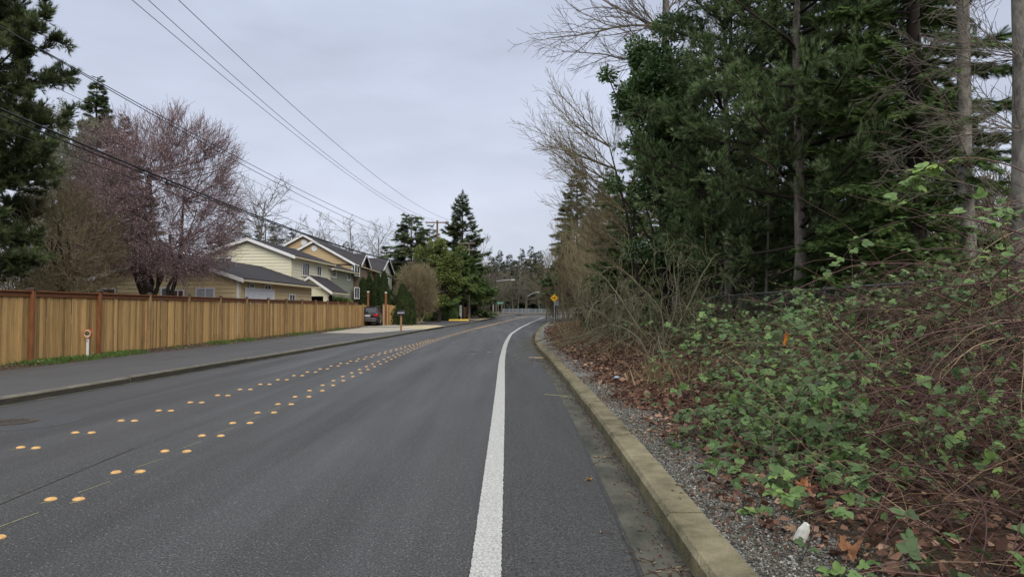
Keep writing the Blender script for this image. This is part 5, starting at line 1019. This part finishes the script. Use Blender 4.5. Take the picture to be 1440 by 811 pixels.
# understorey: dark leafy mass on the forest floor
g = np.random.default_rng(77); n = 42000; y = 9 + 30 * g.random(n) ** 1.1; x = XR(y) + 3.2 + g.random(n) * 13 * (.4 + y / 40); hgt = .25 + 1.3 * np.abs(np.sin(x * 1.3) * np.cos(y * .9 + x)) ; z = GZ(x, y) + hgt * g.random(n) ** .6 * np.clip((x - XR(y) - 2.6) / 3, .25, 1)
tag(np_mesh('undergrowth', scatter([T_LEAF, COMP[1]], np.stack([x, y, z], 1), rdir(g, n), rdir(g, n, (.6, .8)), g.uniform(.08, .19, n), g.random(n)), L_UND), 'dark leafy undergrowth covering the floor of the woods', 'undergrowth', None, 'stuff')
# ============================================================ verge: gravel, litter, brambles
def gravel_mat():
    m = bpy.data.materials.new('gravel'); m.use_nodes = True; t = m.node_tree; b = t.nodes['Principled BSDF']; L = t.links.new; N = t.nodes.new; tc = N('ShaderNodeTexCoord')
    v = N('ShaderNodeTexVoronoi'); v.inputs['Scale'].default_value = 55; L(tc.outputs['Object'], v.inputs[0]); s = N('ShaderNodeSeparateColor'); L(v.outputs['Color'], s.inputs[0]); cr = N('ShaderNodeValToRGB'); e = cr.color_ramp.elements
    e[0].color = (.045, .045, .042, 1); e[1].color = (.40, .40, .38, 1); k = e.new(.55); k.color = (.12, .12, .115, 1); L(s.outputs[0], cr.inputs[0]); L(cr.outputs[0], b.inputs['Base Color']); b.inputs['Roughness'].default_value = .9
    bp = N('ShaderNodeBump'); bp.invert = True; bp.inputs['Strength'].default_value = 1; bp.inputs['Distance'].default_value = .02; L(v.outputs['Distance'], bp.inputs['Height']); L(bp.outputs[0], b.inputs['Normal']); return m
GRAV = gravel_mat()
STONE = ramp_mat('stone', [(0, (.035, .032, .025)), (.5, (.095, .09, .072)), (.85, (.20, .195, .17)), (1, (.5, .49, .45))], .8, 0, noise=.1)
yv = np.arange(1.5, 70, .5)
V = []; F = []
for y in yv:
    for j, q in enumerate((.27, .55, .85, 1.15)): x = float(XR(y)) + q; V.append((x, y, gz(x, y) + .02 + (.0 if j < 3 else -.05)))
F = [(i * 4 + j, i * 4 + j + 1, i * 4 + j + 5, i * 4 + j + 4) for i in range(len(yv) - 1) for j in range(3)]
me = bpy.data.meshes.new('gravel_strip'); me.from_pydata(V, [], F); me.update(); tag(link('gravel_strip', me, GRAV, smooth=True), kind='structure')
oct_ = np.array([[1, 0, 0], [0, 1, 0], [-.9, .1, 0], [0, -1, .1], [0, 0, .7], [0, 0, -.6]], float), np.array([[0, 1, 4], [1, 2, 4], [2, 3, 4], [3, 0, 4], [1, 0, 5], [2, 1, 5], [3, 2, 5], [0, 3, 5]])
g = np.random.default_rng(81); n = 26000; y = 2.2 + 13 * g.random(n) ** 1.6; dR = .29 + np.abs(g.normal(size=n)) * .42; x = XR(y) + dR; z = GZ(x, y) + .024
tag(np_mesh('gravel', [inst(*oct_, np.stack([x, y, z], 1), rdir(g, n), rdir(g, n, (.5, 1)), g.uniform(.005, .014, n) * (1 + (g.random(n) > .95) * .8), g.random(n))], STONE), 'loose grey gravel between the kerb and the leaf litter', 'gravel', None, 'stuff')
# litter
def litter(n, ya, yb, da, db, pw, size, seed, lift=.05):
    g = np.random.default_rng(seed); y = ya + (yb - ya) * g.random(n) ** pw; dR = da + (db - da) * g.random(n) ** .8; dR += .15 * np.sin(y * 2.1) + .1 * np.sin(y * 5.3); x = XR(y) + .28 + dR; z = GZ(x, y) + .02 + g.random(n) * lift
    return inst(*T_LEAF, np.stack([x, y, z], 1), rdir(g, n, (.25, 0)), rdir(g, n, (.5, 1.0)), size * g.uniform(.6, 1.3, n), g.random(n), 0, g.uniform(.8, 1.6, n))
tag(np_mesh('leaf_litter', [litter(19000, 2.3, 16, .33, 4.5, 1.3, .075, 90), litter(28000, 10, 62, .35, 4.2, 1.1, .11, 91, .1), litter(4000, 2.5, 30, .02, .6, 1.2, .045, 92, .012)], L_LITTER), 'reddish brown fallen leaves lying along the foot of the bank', 'leaf litter', None, 'stuff')
g = np.random.default_rng(97); n = 2600; y = 2.3 + 45 * g.random(n) ** 1.4; k_ = np.abs(g.normal(size=n)) * .09; x = XR(y) - .012 - np.minimum(k_, .5); tag(np_mesh('gutter_debris', [inst(*T_LEAF, np.stack([x, y, ZR(y) + .014], 1), rdir(g, n, (.1, 0)), rdir(g, n, (.3, 1)), g.uniform(.006, .028, n) * (1 + y / 25), g.random(n) * .7, 0, g.uniform(.4, 1.2, n))], L_LITTER), 'dark bits of leaf and grit gathered in the gutter along the right kerb', 'debris', None, 'stuff')
# brambles
def Hm(dR, y): return S((dR - .7) / 2.8) * (.35 + .40 * S((14 - y) / 7)) + .62 * S((dR - 3) / 2.2) * S((14.5 - y) / 3)
def cane_curves(n, ya, yb, pw, da, db, Lr, arch, seed, K=6, dir_y=None, hf=(0, 1)):
    """n bent canes of K pieces; returns points (n,K+1,3)"""
    g = np.random.default_rng(seed); y = ya + (yb - ya) * g.random(n) ** pw; dR = da + (db - da) * g.random(n) ** .85; x = XR(y) + .28 + dR
    h0 = Hm(dR, y) * (hf[0] + (hf[1] - hf[0]) * g.random(n)); a = g.random(n) * 6.283; el = g.uniform(*arch, n); L = g.uniform(*Lr, n); p = np.stack([x, y, GZ(x, y) + h0], 1); pts = [p]
    d = np.stack([np.cos(a) * np.cos(el), np.sin(a) * np.cos(el), np.sin(el)], 1); bend = g.uniform(.05, .28, n)
    for k in range(K):
        d = nrm(d + g.normal(size=d.shape) * .13 + np.array([0, 0, -1]) * bend[:, None]); p = p + d * (L / K)[:, None]; p = p.copy(); p[:, 2] = np.maximum(p[:, 2], GZ(p[:, 0], p[:, 1]) + .02)
        lim = XR(p[:, 1]) + .62 ; p[:, 0] = np.maximum(p[:, 0], lim); pts.append(p)
    return np.stack(pts, 1), g
def cane_block(Pn, r0, idx, g, taper=.5):
    n, K1, _ = Pn.shape; a = Pn[:, :-1].reshape(-1, 3); b = Pn[:, 1:].reshape(-1, 3); rr = r0[:, None] * np.linspace(1, taper, K1); rnd = np.repeat(g.random(n), K1 - 1)
    return tubes(np.concatenate([a, b, rr[:, :-1].reshape(-1, 1), rr[:, 1:].reshape(-1, 1)], 1), 4, idx, None, rnd)
def leaves_on(Pn, per, size, g, idx, t0=.2, droop=.2):
    n, K1, _ = Pn.shape; t = (t0 + (1 - t0) * g.random((n, per))) * (K1 - 1) * .999; k = t.astype(int); u = (t - k)[..., None]; i = np.arange(n)[:, None]
    p = Pn[i, k] * (1 - u) + Pn[i, k + 1] * u; d = nrm(Pn[i, k + 1] - Pn[i, k]); p = p.reshape(-1, 3); d = d.reshape(-1, 3); m = len(p); o = rdir(g, m, (.5, .15)); d = nrm(o + d * .4); nn = nrm(rdir(g, m) * .5 + np.array([-.25, -.35, .9]))
    X_, Y_ = p[:, 0], p[:, 1]; pn = np.sin(X_ * 2.3 + 1.7 * np.sin(Y_ * 1.1)) + np.sin(Y_ * 1.9 + X_ * .8) + g.normal(size=m) * .6; kp = (pn > -1.0) & ~((X_ > .46 * Y_ + .35) & (Y_ < 7.5) & (g.random(m) < .72)); s_keep = kp
    s = size * g.uniform(.55, 1.25, m); rn = np.clip(np.repeat(g.random(n), per) * .35 + g.random(m) * .65, 0, 1); return scatter(COMP, (p + o * .02)[s_keep], d[s_keep], nn[s_keep], s[s_keep], rn[s_keep], idx) if Pn.shape[0] > 1 else scatter(COMP, p + o * .02, d, nn, s, rn, idx)
blocks = []
D1, g1 = cane_curves(4600, 2.2, 12, 1.2, .9, 6.2, (.35, 1.3), (-.3, .9), 601, 5, hf=(0, 1.08)); blocks.append(cane_block(D1, g1.uniform(.0016, .0038, len(D1)), 1, g1))
D2, g2 = cane_curves(2600, 9, 30, 1.2, 1.7, 6.2, (.4, 1.5), (-.2, 1.0), 602, 5); blocks.append(cane_block(D2, g2.uniform(.003, .005, len(D2)), 1, g2))
CL, gl = cane_curves(220, 2.8, 9, 1.0, 2.2, 6.2, (2.0, 3.6), (.5, 1.3), 633, 16, hf=(.2, .9)); blocks.append(cane_block(CL, gl.uniform(.004, .0065, len(CL)), 0, gl))
CS, gs = cane_curves(230, 2.8, 8.5, 1.0, 2.2, 6.2, (.7, 2.4), (0, 1.0), 643, 9, hf=(.5, 1.1)); b_ = cane_block(CS, gs.uniform(.0025, .0055, len(CS)), 1, gs); blocks.append((b_[0], b_[1], .72 + .28 * b_[2], b_[3]))
C0, g0 = cane_curves(380, 2.4, 16, 1.2, 1.0, 6.2, (.8, 2.2), (0, .9), 623, 8, hf=(.5, 1.12)); blocks.append(cane_block(C0, g0.uniform(.0025, .005, len(C0)), 0, g0))
C1, g3 = cane_curves(420, 2.6, 9, 1.0, .75, 3.0, (.6, 1.7), (.1, 1.1), 603, 9, hf=(.2, .9)); blocks.append(cane_block(C1, g3.uniform(.0025, .0045, len(C1)), 0, g3)); blocks += leaves_on(C1, 14, .112, g3, 2, .15)
C1b, g3 = cane_curves(130, 2.4, 8, 1.0, 2.4, 6.0, (.8, 2.2), (.1, 1.1), 613, 9, hf=(.3, 1)); blocks.append(cane_block(C1b, g3.uniform(.0025, .0045, len(C1b)), 0, g3)); blocks += leaves_on(C1b, 6, .118, g3, 2, .3)
C2, g4 = cane_curves(520, 6, 14, 1.0, 1.5, 6.2, (.7, 2.0), (.1, 1.1), 604, 8, hf=(.3, 1.0)); blocks.append(cane_block(C2, g4.uniform(.003, .005, len(C2)), 0, g4)); blocks += leaves_on(C2, 14, .108, g4, 2, .15)
C3, g5 = cane_curves(420, 13, 34, 1.2, 2.9, 7.0, (.8, 2.0), (.1, 1.0), 605, 7, hf=(.3, 1.1)); blocks.append(cane_block(C3, g5.uniform(.004, .006, len(C3)), 0, g5)); blocks += leaves_on(C3, 16, .12, g5, 2, .15)
tag(np_mesh('bramble_thicket', blocks, [CANE, DEAD, L_BRAM]), 'tangled bramble thicket with green leaves and dead brown canes on the bank', 'brambles', None, 'stuff')
# single long canes one can point to
def spline(pts, n=40):
    P_ = np.array([list(p) for p in pts]); t = np.linspace(0, len(P_) - 1, n); Q = np.stack([np.interp(t, range(len(P_)), P_[:, i]) for i in range(3)], 1); k = np.array([1, 2, 3, 2, 1.]); k /= k.sum()
    for i in range(3): Q[:, i] = np.convolve(np.pad(Q[:, i], 2, mode='edge'), k, 'valid')
    return Q
def long_cane(label, pts, r0, nl, seed, size=.085, t0=.1, t1=1.0, m=CANE, cat='bramble cane', name='bramble_cane', rb=(.3, 1.0)):
    w3 = [P(*q) for q in pts]; Q = spline(w3); g = np.random.default_rng(seed); t = thing(name, label, cat, w3[0]); Q = Q - np.array(w3[0]); np_mesh('stem', [cane_block(Q[None], np.array([r0]), 0, g, .45)], m, t, True)
    th = [];
    for i in range(3, len(Q) - 1): th.append((*Q[i], *(Q[i] + rdir(g, 1)[0] * r0 * 3.2), r0 * .5, .0004, 0))
    np_mesh('thorns', [tubes(th, 3, 0, g)], m, t)
    if nl:
        i0, i1 = int(t0 * 38), int(t1 * 38); Q2 = Q[i0:i1 + 1][None]; bl = leaves_on(Q2, nl, size, g, 0, 0); bl = [(V_, F_, rb[0] + (rb[1] - rb[0]) * r_, k_) for V_, F_, r_, k_ in bl]; np_mesh('leaves', bl, L_BRAM, t)
    return t
long_cane('topmost arching purple bramble cane against the dark firs, yellow leaves at its tip', [(1560, 500, 3.5), (1520, 360, 3.8), (1475, 270, 4.1), (1441, 240, 4.2), (1400, 226, 4.2), (1359, 221, 4.3), (1330, 226, 4.35), (1307, 238, 4.4), (1285, 258, 4.5), (1265, 285, 4.55), (1250, 300, 4.6)], .0055, 26, 701, .105, .55, 1.0, rb=(.78, 1.0))
long_cane('long arching bramble cane below the topmost one, crossing the right side', [(1570, 520, 3.5), (1530, 420, 3.8), (1485, 350, 4.0), (1445, 330, 4.2), (1380, 312, 4.4), (1340, 303, 4.5), (1295, 302, 4.7), (1238, 319, 5.0), (1205, 338, 5.2), (1185, 362, 5.3), (1165, 392, 5.4), (1150, 430, 5.5)], .006, 22, 702, .11, .25, .95, rb=(.55, .95))
long_cane('third arching bramble cane, just above the wire fence', [(1540, 520, 3.9), (1490, 405, 4.2), (1445, 372, 4.4), (1400, 358, 4.5), (1340, 348, 4.7), (1272, 352, 5.0), (1221, 376, 5.3), (1190, 402, 5.4), (1165, 425, 5.5), (1130, 470, 5.6)], .006, 14, 703, .09, .25, 1, rb=(.5, .95))
long_cane('dark red cane low over the wire fence at right', [(1500, 520, 4.3), (1450, 425, 4.6), (1410, 398, 4.8), (1360, 388, 5.0), (1300, 382, 5.2), (1260, 392, 5.4), (1240, 410, 5.5)], .005, 14, 704, .09, rb=(.5, .9))
long_cane('straw coloured broken cane leaning up to the right edge', [(1470, 320, 4.25), (1445, 345, 4.3), (1415, 372, 4.35), (1390, 398, 4.4), (1340, 440, 4.6), (1310, 470, 4.7)], .008, 0, 705, m=DEAD)
long_cane('looping pinkish cane at the bottom right corner', [(1263, 652, 4.4), (1300, 657, 4.2), (1348, 672, 3.95), (1378, 698, 3.8), (1388, 730, 3.65), (1386, 765, 3.55), (1378, 795, 3.45), (1368, 825, 3.4)], .006, 0, 706)
long_cane('straight purple cane crossing the dark hollow at right', [(1210, 615, 5.0), (1270, 597, 4.9), (1330, 588, 4.8), (1375, 592, 4.7)], .005, 8, 707, .08, rb=(.4, .9))
long_cane('upright bending tan cane near the right edge', [(1402, 560, 4.5), (1418, 640, 4.3), (1412, 690, 4.2), (1425, 740, 4.1)], .006, 6, 708, .07, m=DEAD, rb=(.7, 1))
long_cane('yellow leaved cane tips at the right edge above the thicket', [(1540, 520, 3.4), (1490, 380, 3.7), (1445, 310, 3.9), (1420, 300, 3.9), (1395, 292, 4.0), (1375, 285, 4.05)], .004, 14, 709, .11, rb=(.5, .97))
for i in range(10):
    rr_ = random.Random(30 + i); px = rr_.uniform(1120, 1420); py = rr_.uniform(455, 600); Y = 6.5 - (px - 1100) / 160; k = rr_.uniform(-60, 60)
# chain link fence
CH = mat('wire_mesh', (.085, .085, .08), (.16, .16, .155), .6, 8, attr=0, metal=.2)
cf = thing('wire_fence', 'grey chain link fence half buried in the brambles', 'fence', (6.5, 11, .85)); h_ = 1.2
mb = MB(); mb.cyl((0, -1, h_), (0, 11, h_), .021, n=8); mb.build('top_rail', CH, cf)
for y in (0, 2.9, 5.1, 8.0, 10.8): mb = MB(); mb.cyl((0, y, -.3), (0, y, h_ + .05), .03, n=8); mb.build('post', CH, cf)
sg = []; s_ = .065
for k in range(int((12 + h_) / s_)):
    y0 = -1 - h_ + k * s_
    for sgn in (1, -1):
        a_, b_ = (y0, 0.), (y0 + h_, h_)
        if sgn < 0: a_, b_ = (y0, h_), (y0 + h_, 0.)
        if a_[0] < -1 or b_[0] > 11: continue
        sg.append((.022 + sgn * .002, a_[0], a_[1], .022 + sgn * .002, b_[0], b_[1], .0022, .0022))
np_mesh('mesh', [tubes(sg, 3)], CH, cf)
# ============================================================ litter and small things
def crumple(name, label, cat, p, dims, m, seed, rot=(0, 0, 0)):
    g = np.random.default_rng(seed); n = 9; V = []; F = []
    for k in range(6):
        z = k / 5; r_ = (.5, .62, .6, .66, .55, .3)[k]
        for i in range(n): a = 6.283 * i / n; V.append((math.cos(a) * r_ * dims[0] * (1 + g.normal() * .12), math.sin(a) * r_ * dims[1] * (1 + g.normal() * .12), (z - .5) * dims[2] * (1 + g.normal() * .04)))
    for k in range(5):
        for i in range(n): F.append((k * n + i, k * n + (i + 1) % n, (k + 1) * n + (i + 1) % n, (k + 1) * n + i))
    F.append(tuple(range(n))[::-1]); F.append(tuple(range(5 * n, 6 * n))); me = bpy.data.meshes.new(name); me.from_pydata(V, [], F); me.update(); o = link(name, me, m); o.location = p; o.rotation_euler = rot; return tag(o, label, cat)
pw = P(1125, 757, 4.35); crumple('crushed_cup', 'crushed white paper cup lying among the leaves at the bottom', 'litter', (pw.x, pw.y, pw.z), (.06, .04, .23), mat('cup_white', (.66, .66, .60), (.8, .8, .75), .7, 20, attr=0), 1, (.25, .3, 0))
pw = P(1105, 476, 6.9); crumple('snack_wrapper', 'red and yellow snack wrapper caught in the brambles', 'litter', (pw.x, pw.y, pw.z), (.035, .015, .13), mat('wrapper', (.40, .02, .02), (.70, .36, .05), .4, 30, attr=0), 2, (.2, .1, .3))
pw = P(867, 514, 14.5); crumple('blue_scrap', 'small pale blue scrap of litter on the leaf litter', 'litter', (pw.x, pw.y, gz(pw.x, pw.y) + .07), (.09, .07, .06), mat('scrap_blue', (.35, .50, .68), None, .5), 3)
MAPLE = []
def maple_leaf(name, label, p, s, colr, rot):
    a = [(0, -.15), (.12, .05), (.45, -.05), (.33, .16), (.55, .42), (.28, .40), (.24, .62), (.12, .52), (0, 1.0), (-.12, .52), (-.24, .62), (-.28, .40), (-.55, .42), (-.33, .16), (-.45, -.05), (-.12, .05)]
    V = [(x * s, y * s, s * (.45 * abs(x) + .18 * math.sin(5 * y + 9 * x))) for x, y in a] + [(0, .25 * s, 0)]; n = len(a); F = [(i, (i + 1) % n, n) for i in range(n)]
    me = bpy.data.meshes.new(name); me.from_pydata(V, [], F); me.update(); o = link(name, me, colr); o.location = p; o.rotation_euler = rot; m_ = o.modifiers.new('thick', 'SOLIDIFY'); m_.thickness = .001; return tag(o, label, 'fallen leaf')
ML = mat('maple_leaf', (.22, .08, .035), (.40, .18, .08), .7, 14, attr=0); ML2 = mat('maple_leaf_rust', (.15, .065, .032), (.30, .15, .075), .7, 14, attr=0)
p = P(1200, 806, 3.9); maple_leaf('maple_leaf', 'big orange brown maple leaf at the bottom edge', (p.x, p.y, gz(p.x, p.y) + .10), .17, ML2, (.6, .1, .3))
p = P(1130, 690, 5.2); maple_leaf('maple_leaf', 'dark red brown maple leaf standing just above the white cup', (p.x, p.y, p.z), .14, ML, (.9, .2, -.5))
p = P(1045, 625, 7.0); maple_leaf('maple_leaf', 'rust maple leaf at the edge of the gravel', (p.x, p.y, gz(p.x, p.y) + .06), .16, ML2, (.2, .1, 1.2))
p = P(831, 664, 6.5); maple_leaf('maple_leaf', 'single small yellow brown leaf lying on the asphalt shoulder', (p.x, p.y, .012), .07, mat('leaf_ochre', (.35, .20, .06), None, .7), (.1, .1, 1.9))
p = P(763, 504, 23); 
def sticks(name, label, px, py, Y, n, L_, seed, cat='twigs'):
    g = np.random.default_rng(seed); p = P(px, py, Y); base = np.array([p.x, p.y, .016]); sg = []
    for i in range(n):
        a = base + np.array([g.normal() * L_ * .4, g.normal() * L_ * .5, .0]); th = g.random() * 6.28
        for k in range(3): b = a + np.array([math.cos(th), math.sin(th), 0]) * L_ * .18; sg.append((*a, *b, .0035, .003, 0)); a = b; th += g.normal() * .5
    return tag(np_mesh(name, [tubes(sg, 4)], DEAD), label, cat)
sticks('fallen_twigs', 'dark sprig of dead twigs in the gutter at the bottom', 944, 799, 4.15, 14, .22, 1); sticks('fallen_twigs', 'thin dead twigs on the shoulder above the bottom sprig', 912, 773, 4.45, 5, .2, 2)
sticks('fallen_twigs', 'curved dead twig at the asphalt edge', 878, 733, 5.0, 4, .22, 3); sticks('fallen_twigs', 'thin twig lying across the gutter below the kerb joint', 847, 640, 7.5, 4, .4, 4); sticks('fallen_twigs', 'clump of debris in the gutter far along the kerb', 762, 506, 22.0, 16, .5, 5)
pb = P(754, 503.5, 23.1); o = MB(); o.box((-.25, -.06, 0), (.25, .06, .03), .5, 0, Matrix.Rotation(-.3, 4, 'Z')); o = o.build('wood_scrap', mat('pale_wood', (.42, .34, .24), None, .8)); o.location = (pb.x, 23.1, .012); tag(o, 'pale flat scrap of wood in the far gutter', 'wood scrap')
# grass strip in front of the fence
g = np.random.default_rng(95); n = 34000; y = 8 + 46 * g.random(n) ** 1.4; x = -13.14 + .72 * g.random(n) ** 1.2; keep = (np.sin(y * 1.7) + np.sin(y * .61 + 1) + g.normal(size=n) * .7 + .3 * (y < 20)) > -.3 + .9 * (y > 24); keep &= (x < -12.52 + .06 * np.sin(y * 4)); x, y = x[keep], y[keep]; n = len(x)
bl_v = np.array([[-.07, 0, 0], [.07, 0, 0], [.05, .55, .03], [-.05, .55, .03], [0, 1, .12]], float), np.array([[0, 1, 2], [0, 2, 3], [3, 2, 4]])
tag(np_mesh('grass', [inst(*bl_v, np.stack([x, y, GZ(x, y) + .0], 1), rdir(g, n, (.4, 1.3)), rdir(g, n, (.2, 0)), g.uniform(.05, .14, n), g.random(n))], L_GRASS), 'strip of short green grass along the foot of the fence', 'grass', None, 'stuff')
nl = 1800; y = 9 + 50 * g.random(nl); x = -13.1 + .6 * g.random(nl); tag(np_mesh('leaf_scatter', [inst(*T_LEAF, np.stack([x, y, GZ(x, y) + .03], 1), rdir(g, nl, (.2, 0)), rdir(g, nl, (.5, 1)), g.uniform(.05, .1, nl), g.random(nl))], L_LITTER), 'scattered brown leaves along the foot of the wooden fence', 'leaf litter', None, 'stuff')
# dry tussocks on the verge
g = np.random.default_rng(96); cx = []
for px, Y, k in ((935, 13.5, 300), (820, 38, 900), (850, 31, 900), (800, 50, 900), (895, 22, 500), (785, 62, 700)):
    x0, y0, _ = at(px, Y); cx.append(np.stack([x0 + g.normal(size=k) * .03 * Y, y0 + g.normal(size=k) * .07 * Y, np.zeros(k)], 1))
q = np.concatenate(cx); q = q[q[:, 0] > XR(q[:, 1]) + 1.1]; q[:, 2] = GZ(q[:, 0], q[:, 1]); n = len(q); tag(np_mesh('dry_grass', [inst(*bl_v, q, rdir(g, n, (.5, 1.2)), rdir(g, n, (.2, 0)), g.uniform(.2, .6, n), g.random(n), 0, np.full(n, .45))], L_DRY), 'straw coloured dry grass tussocks on the bank above the leaf litter', 'dry grass', None, 'stuff')
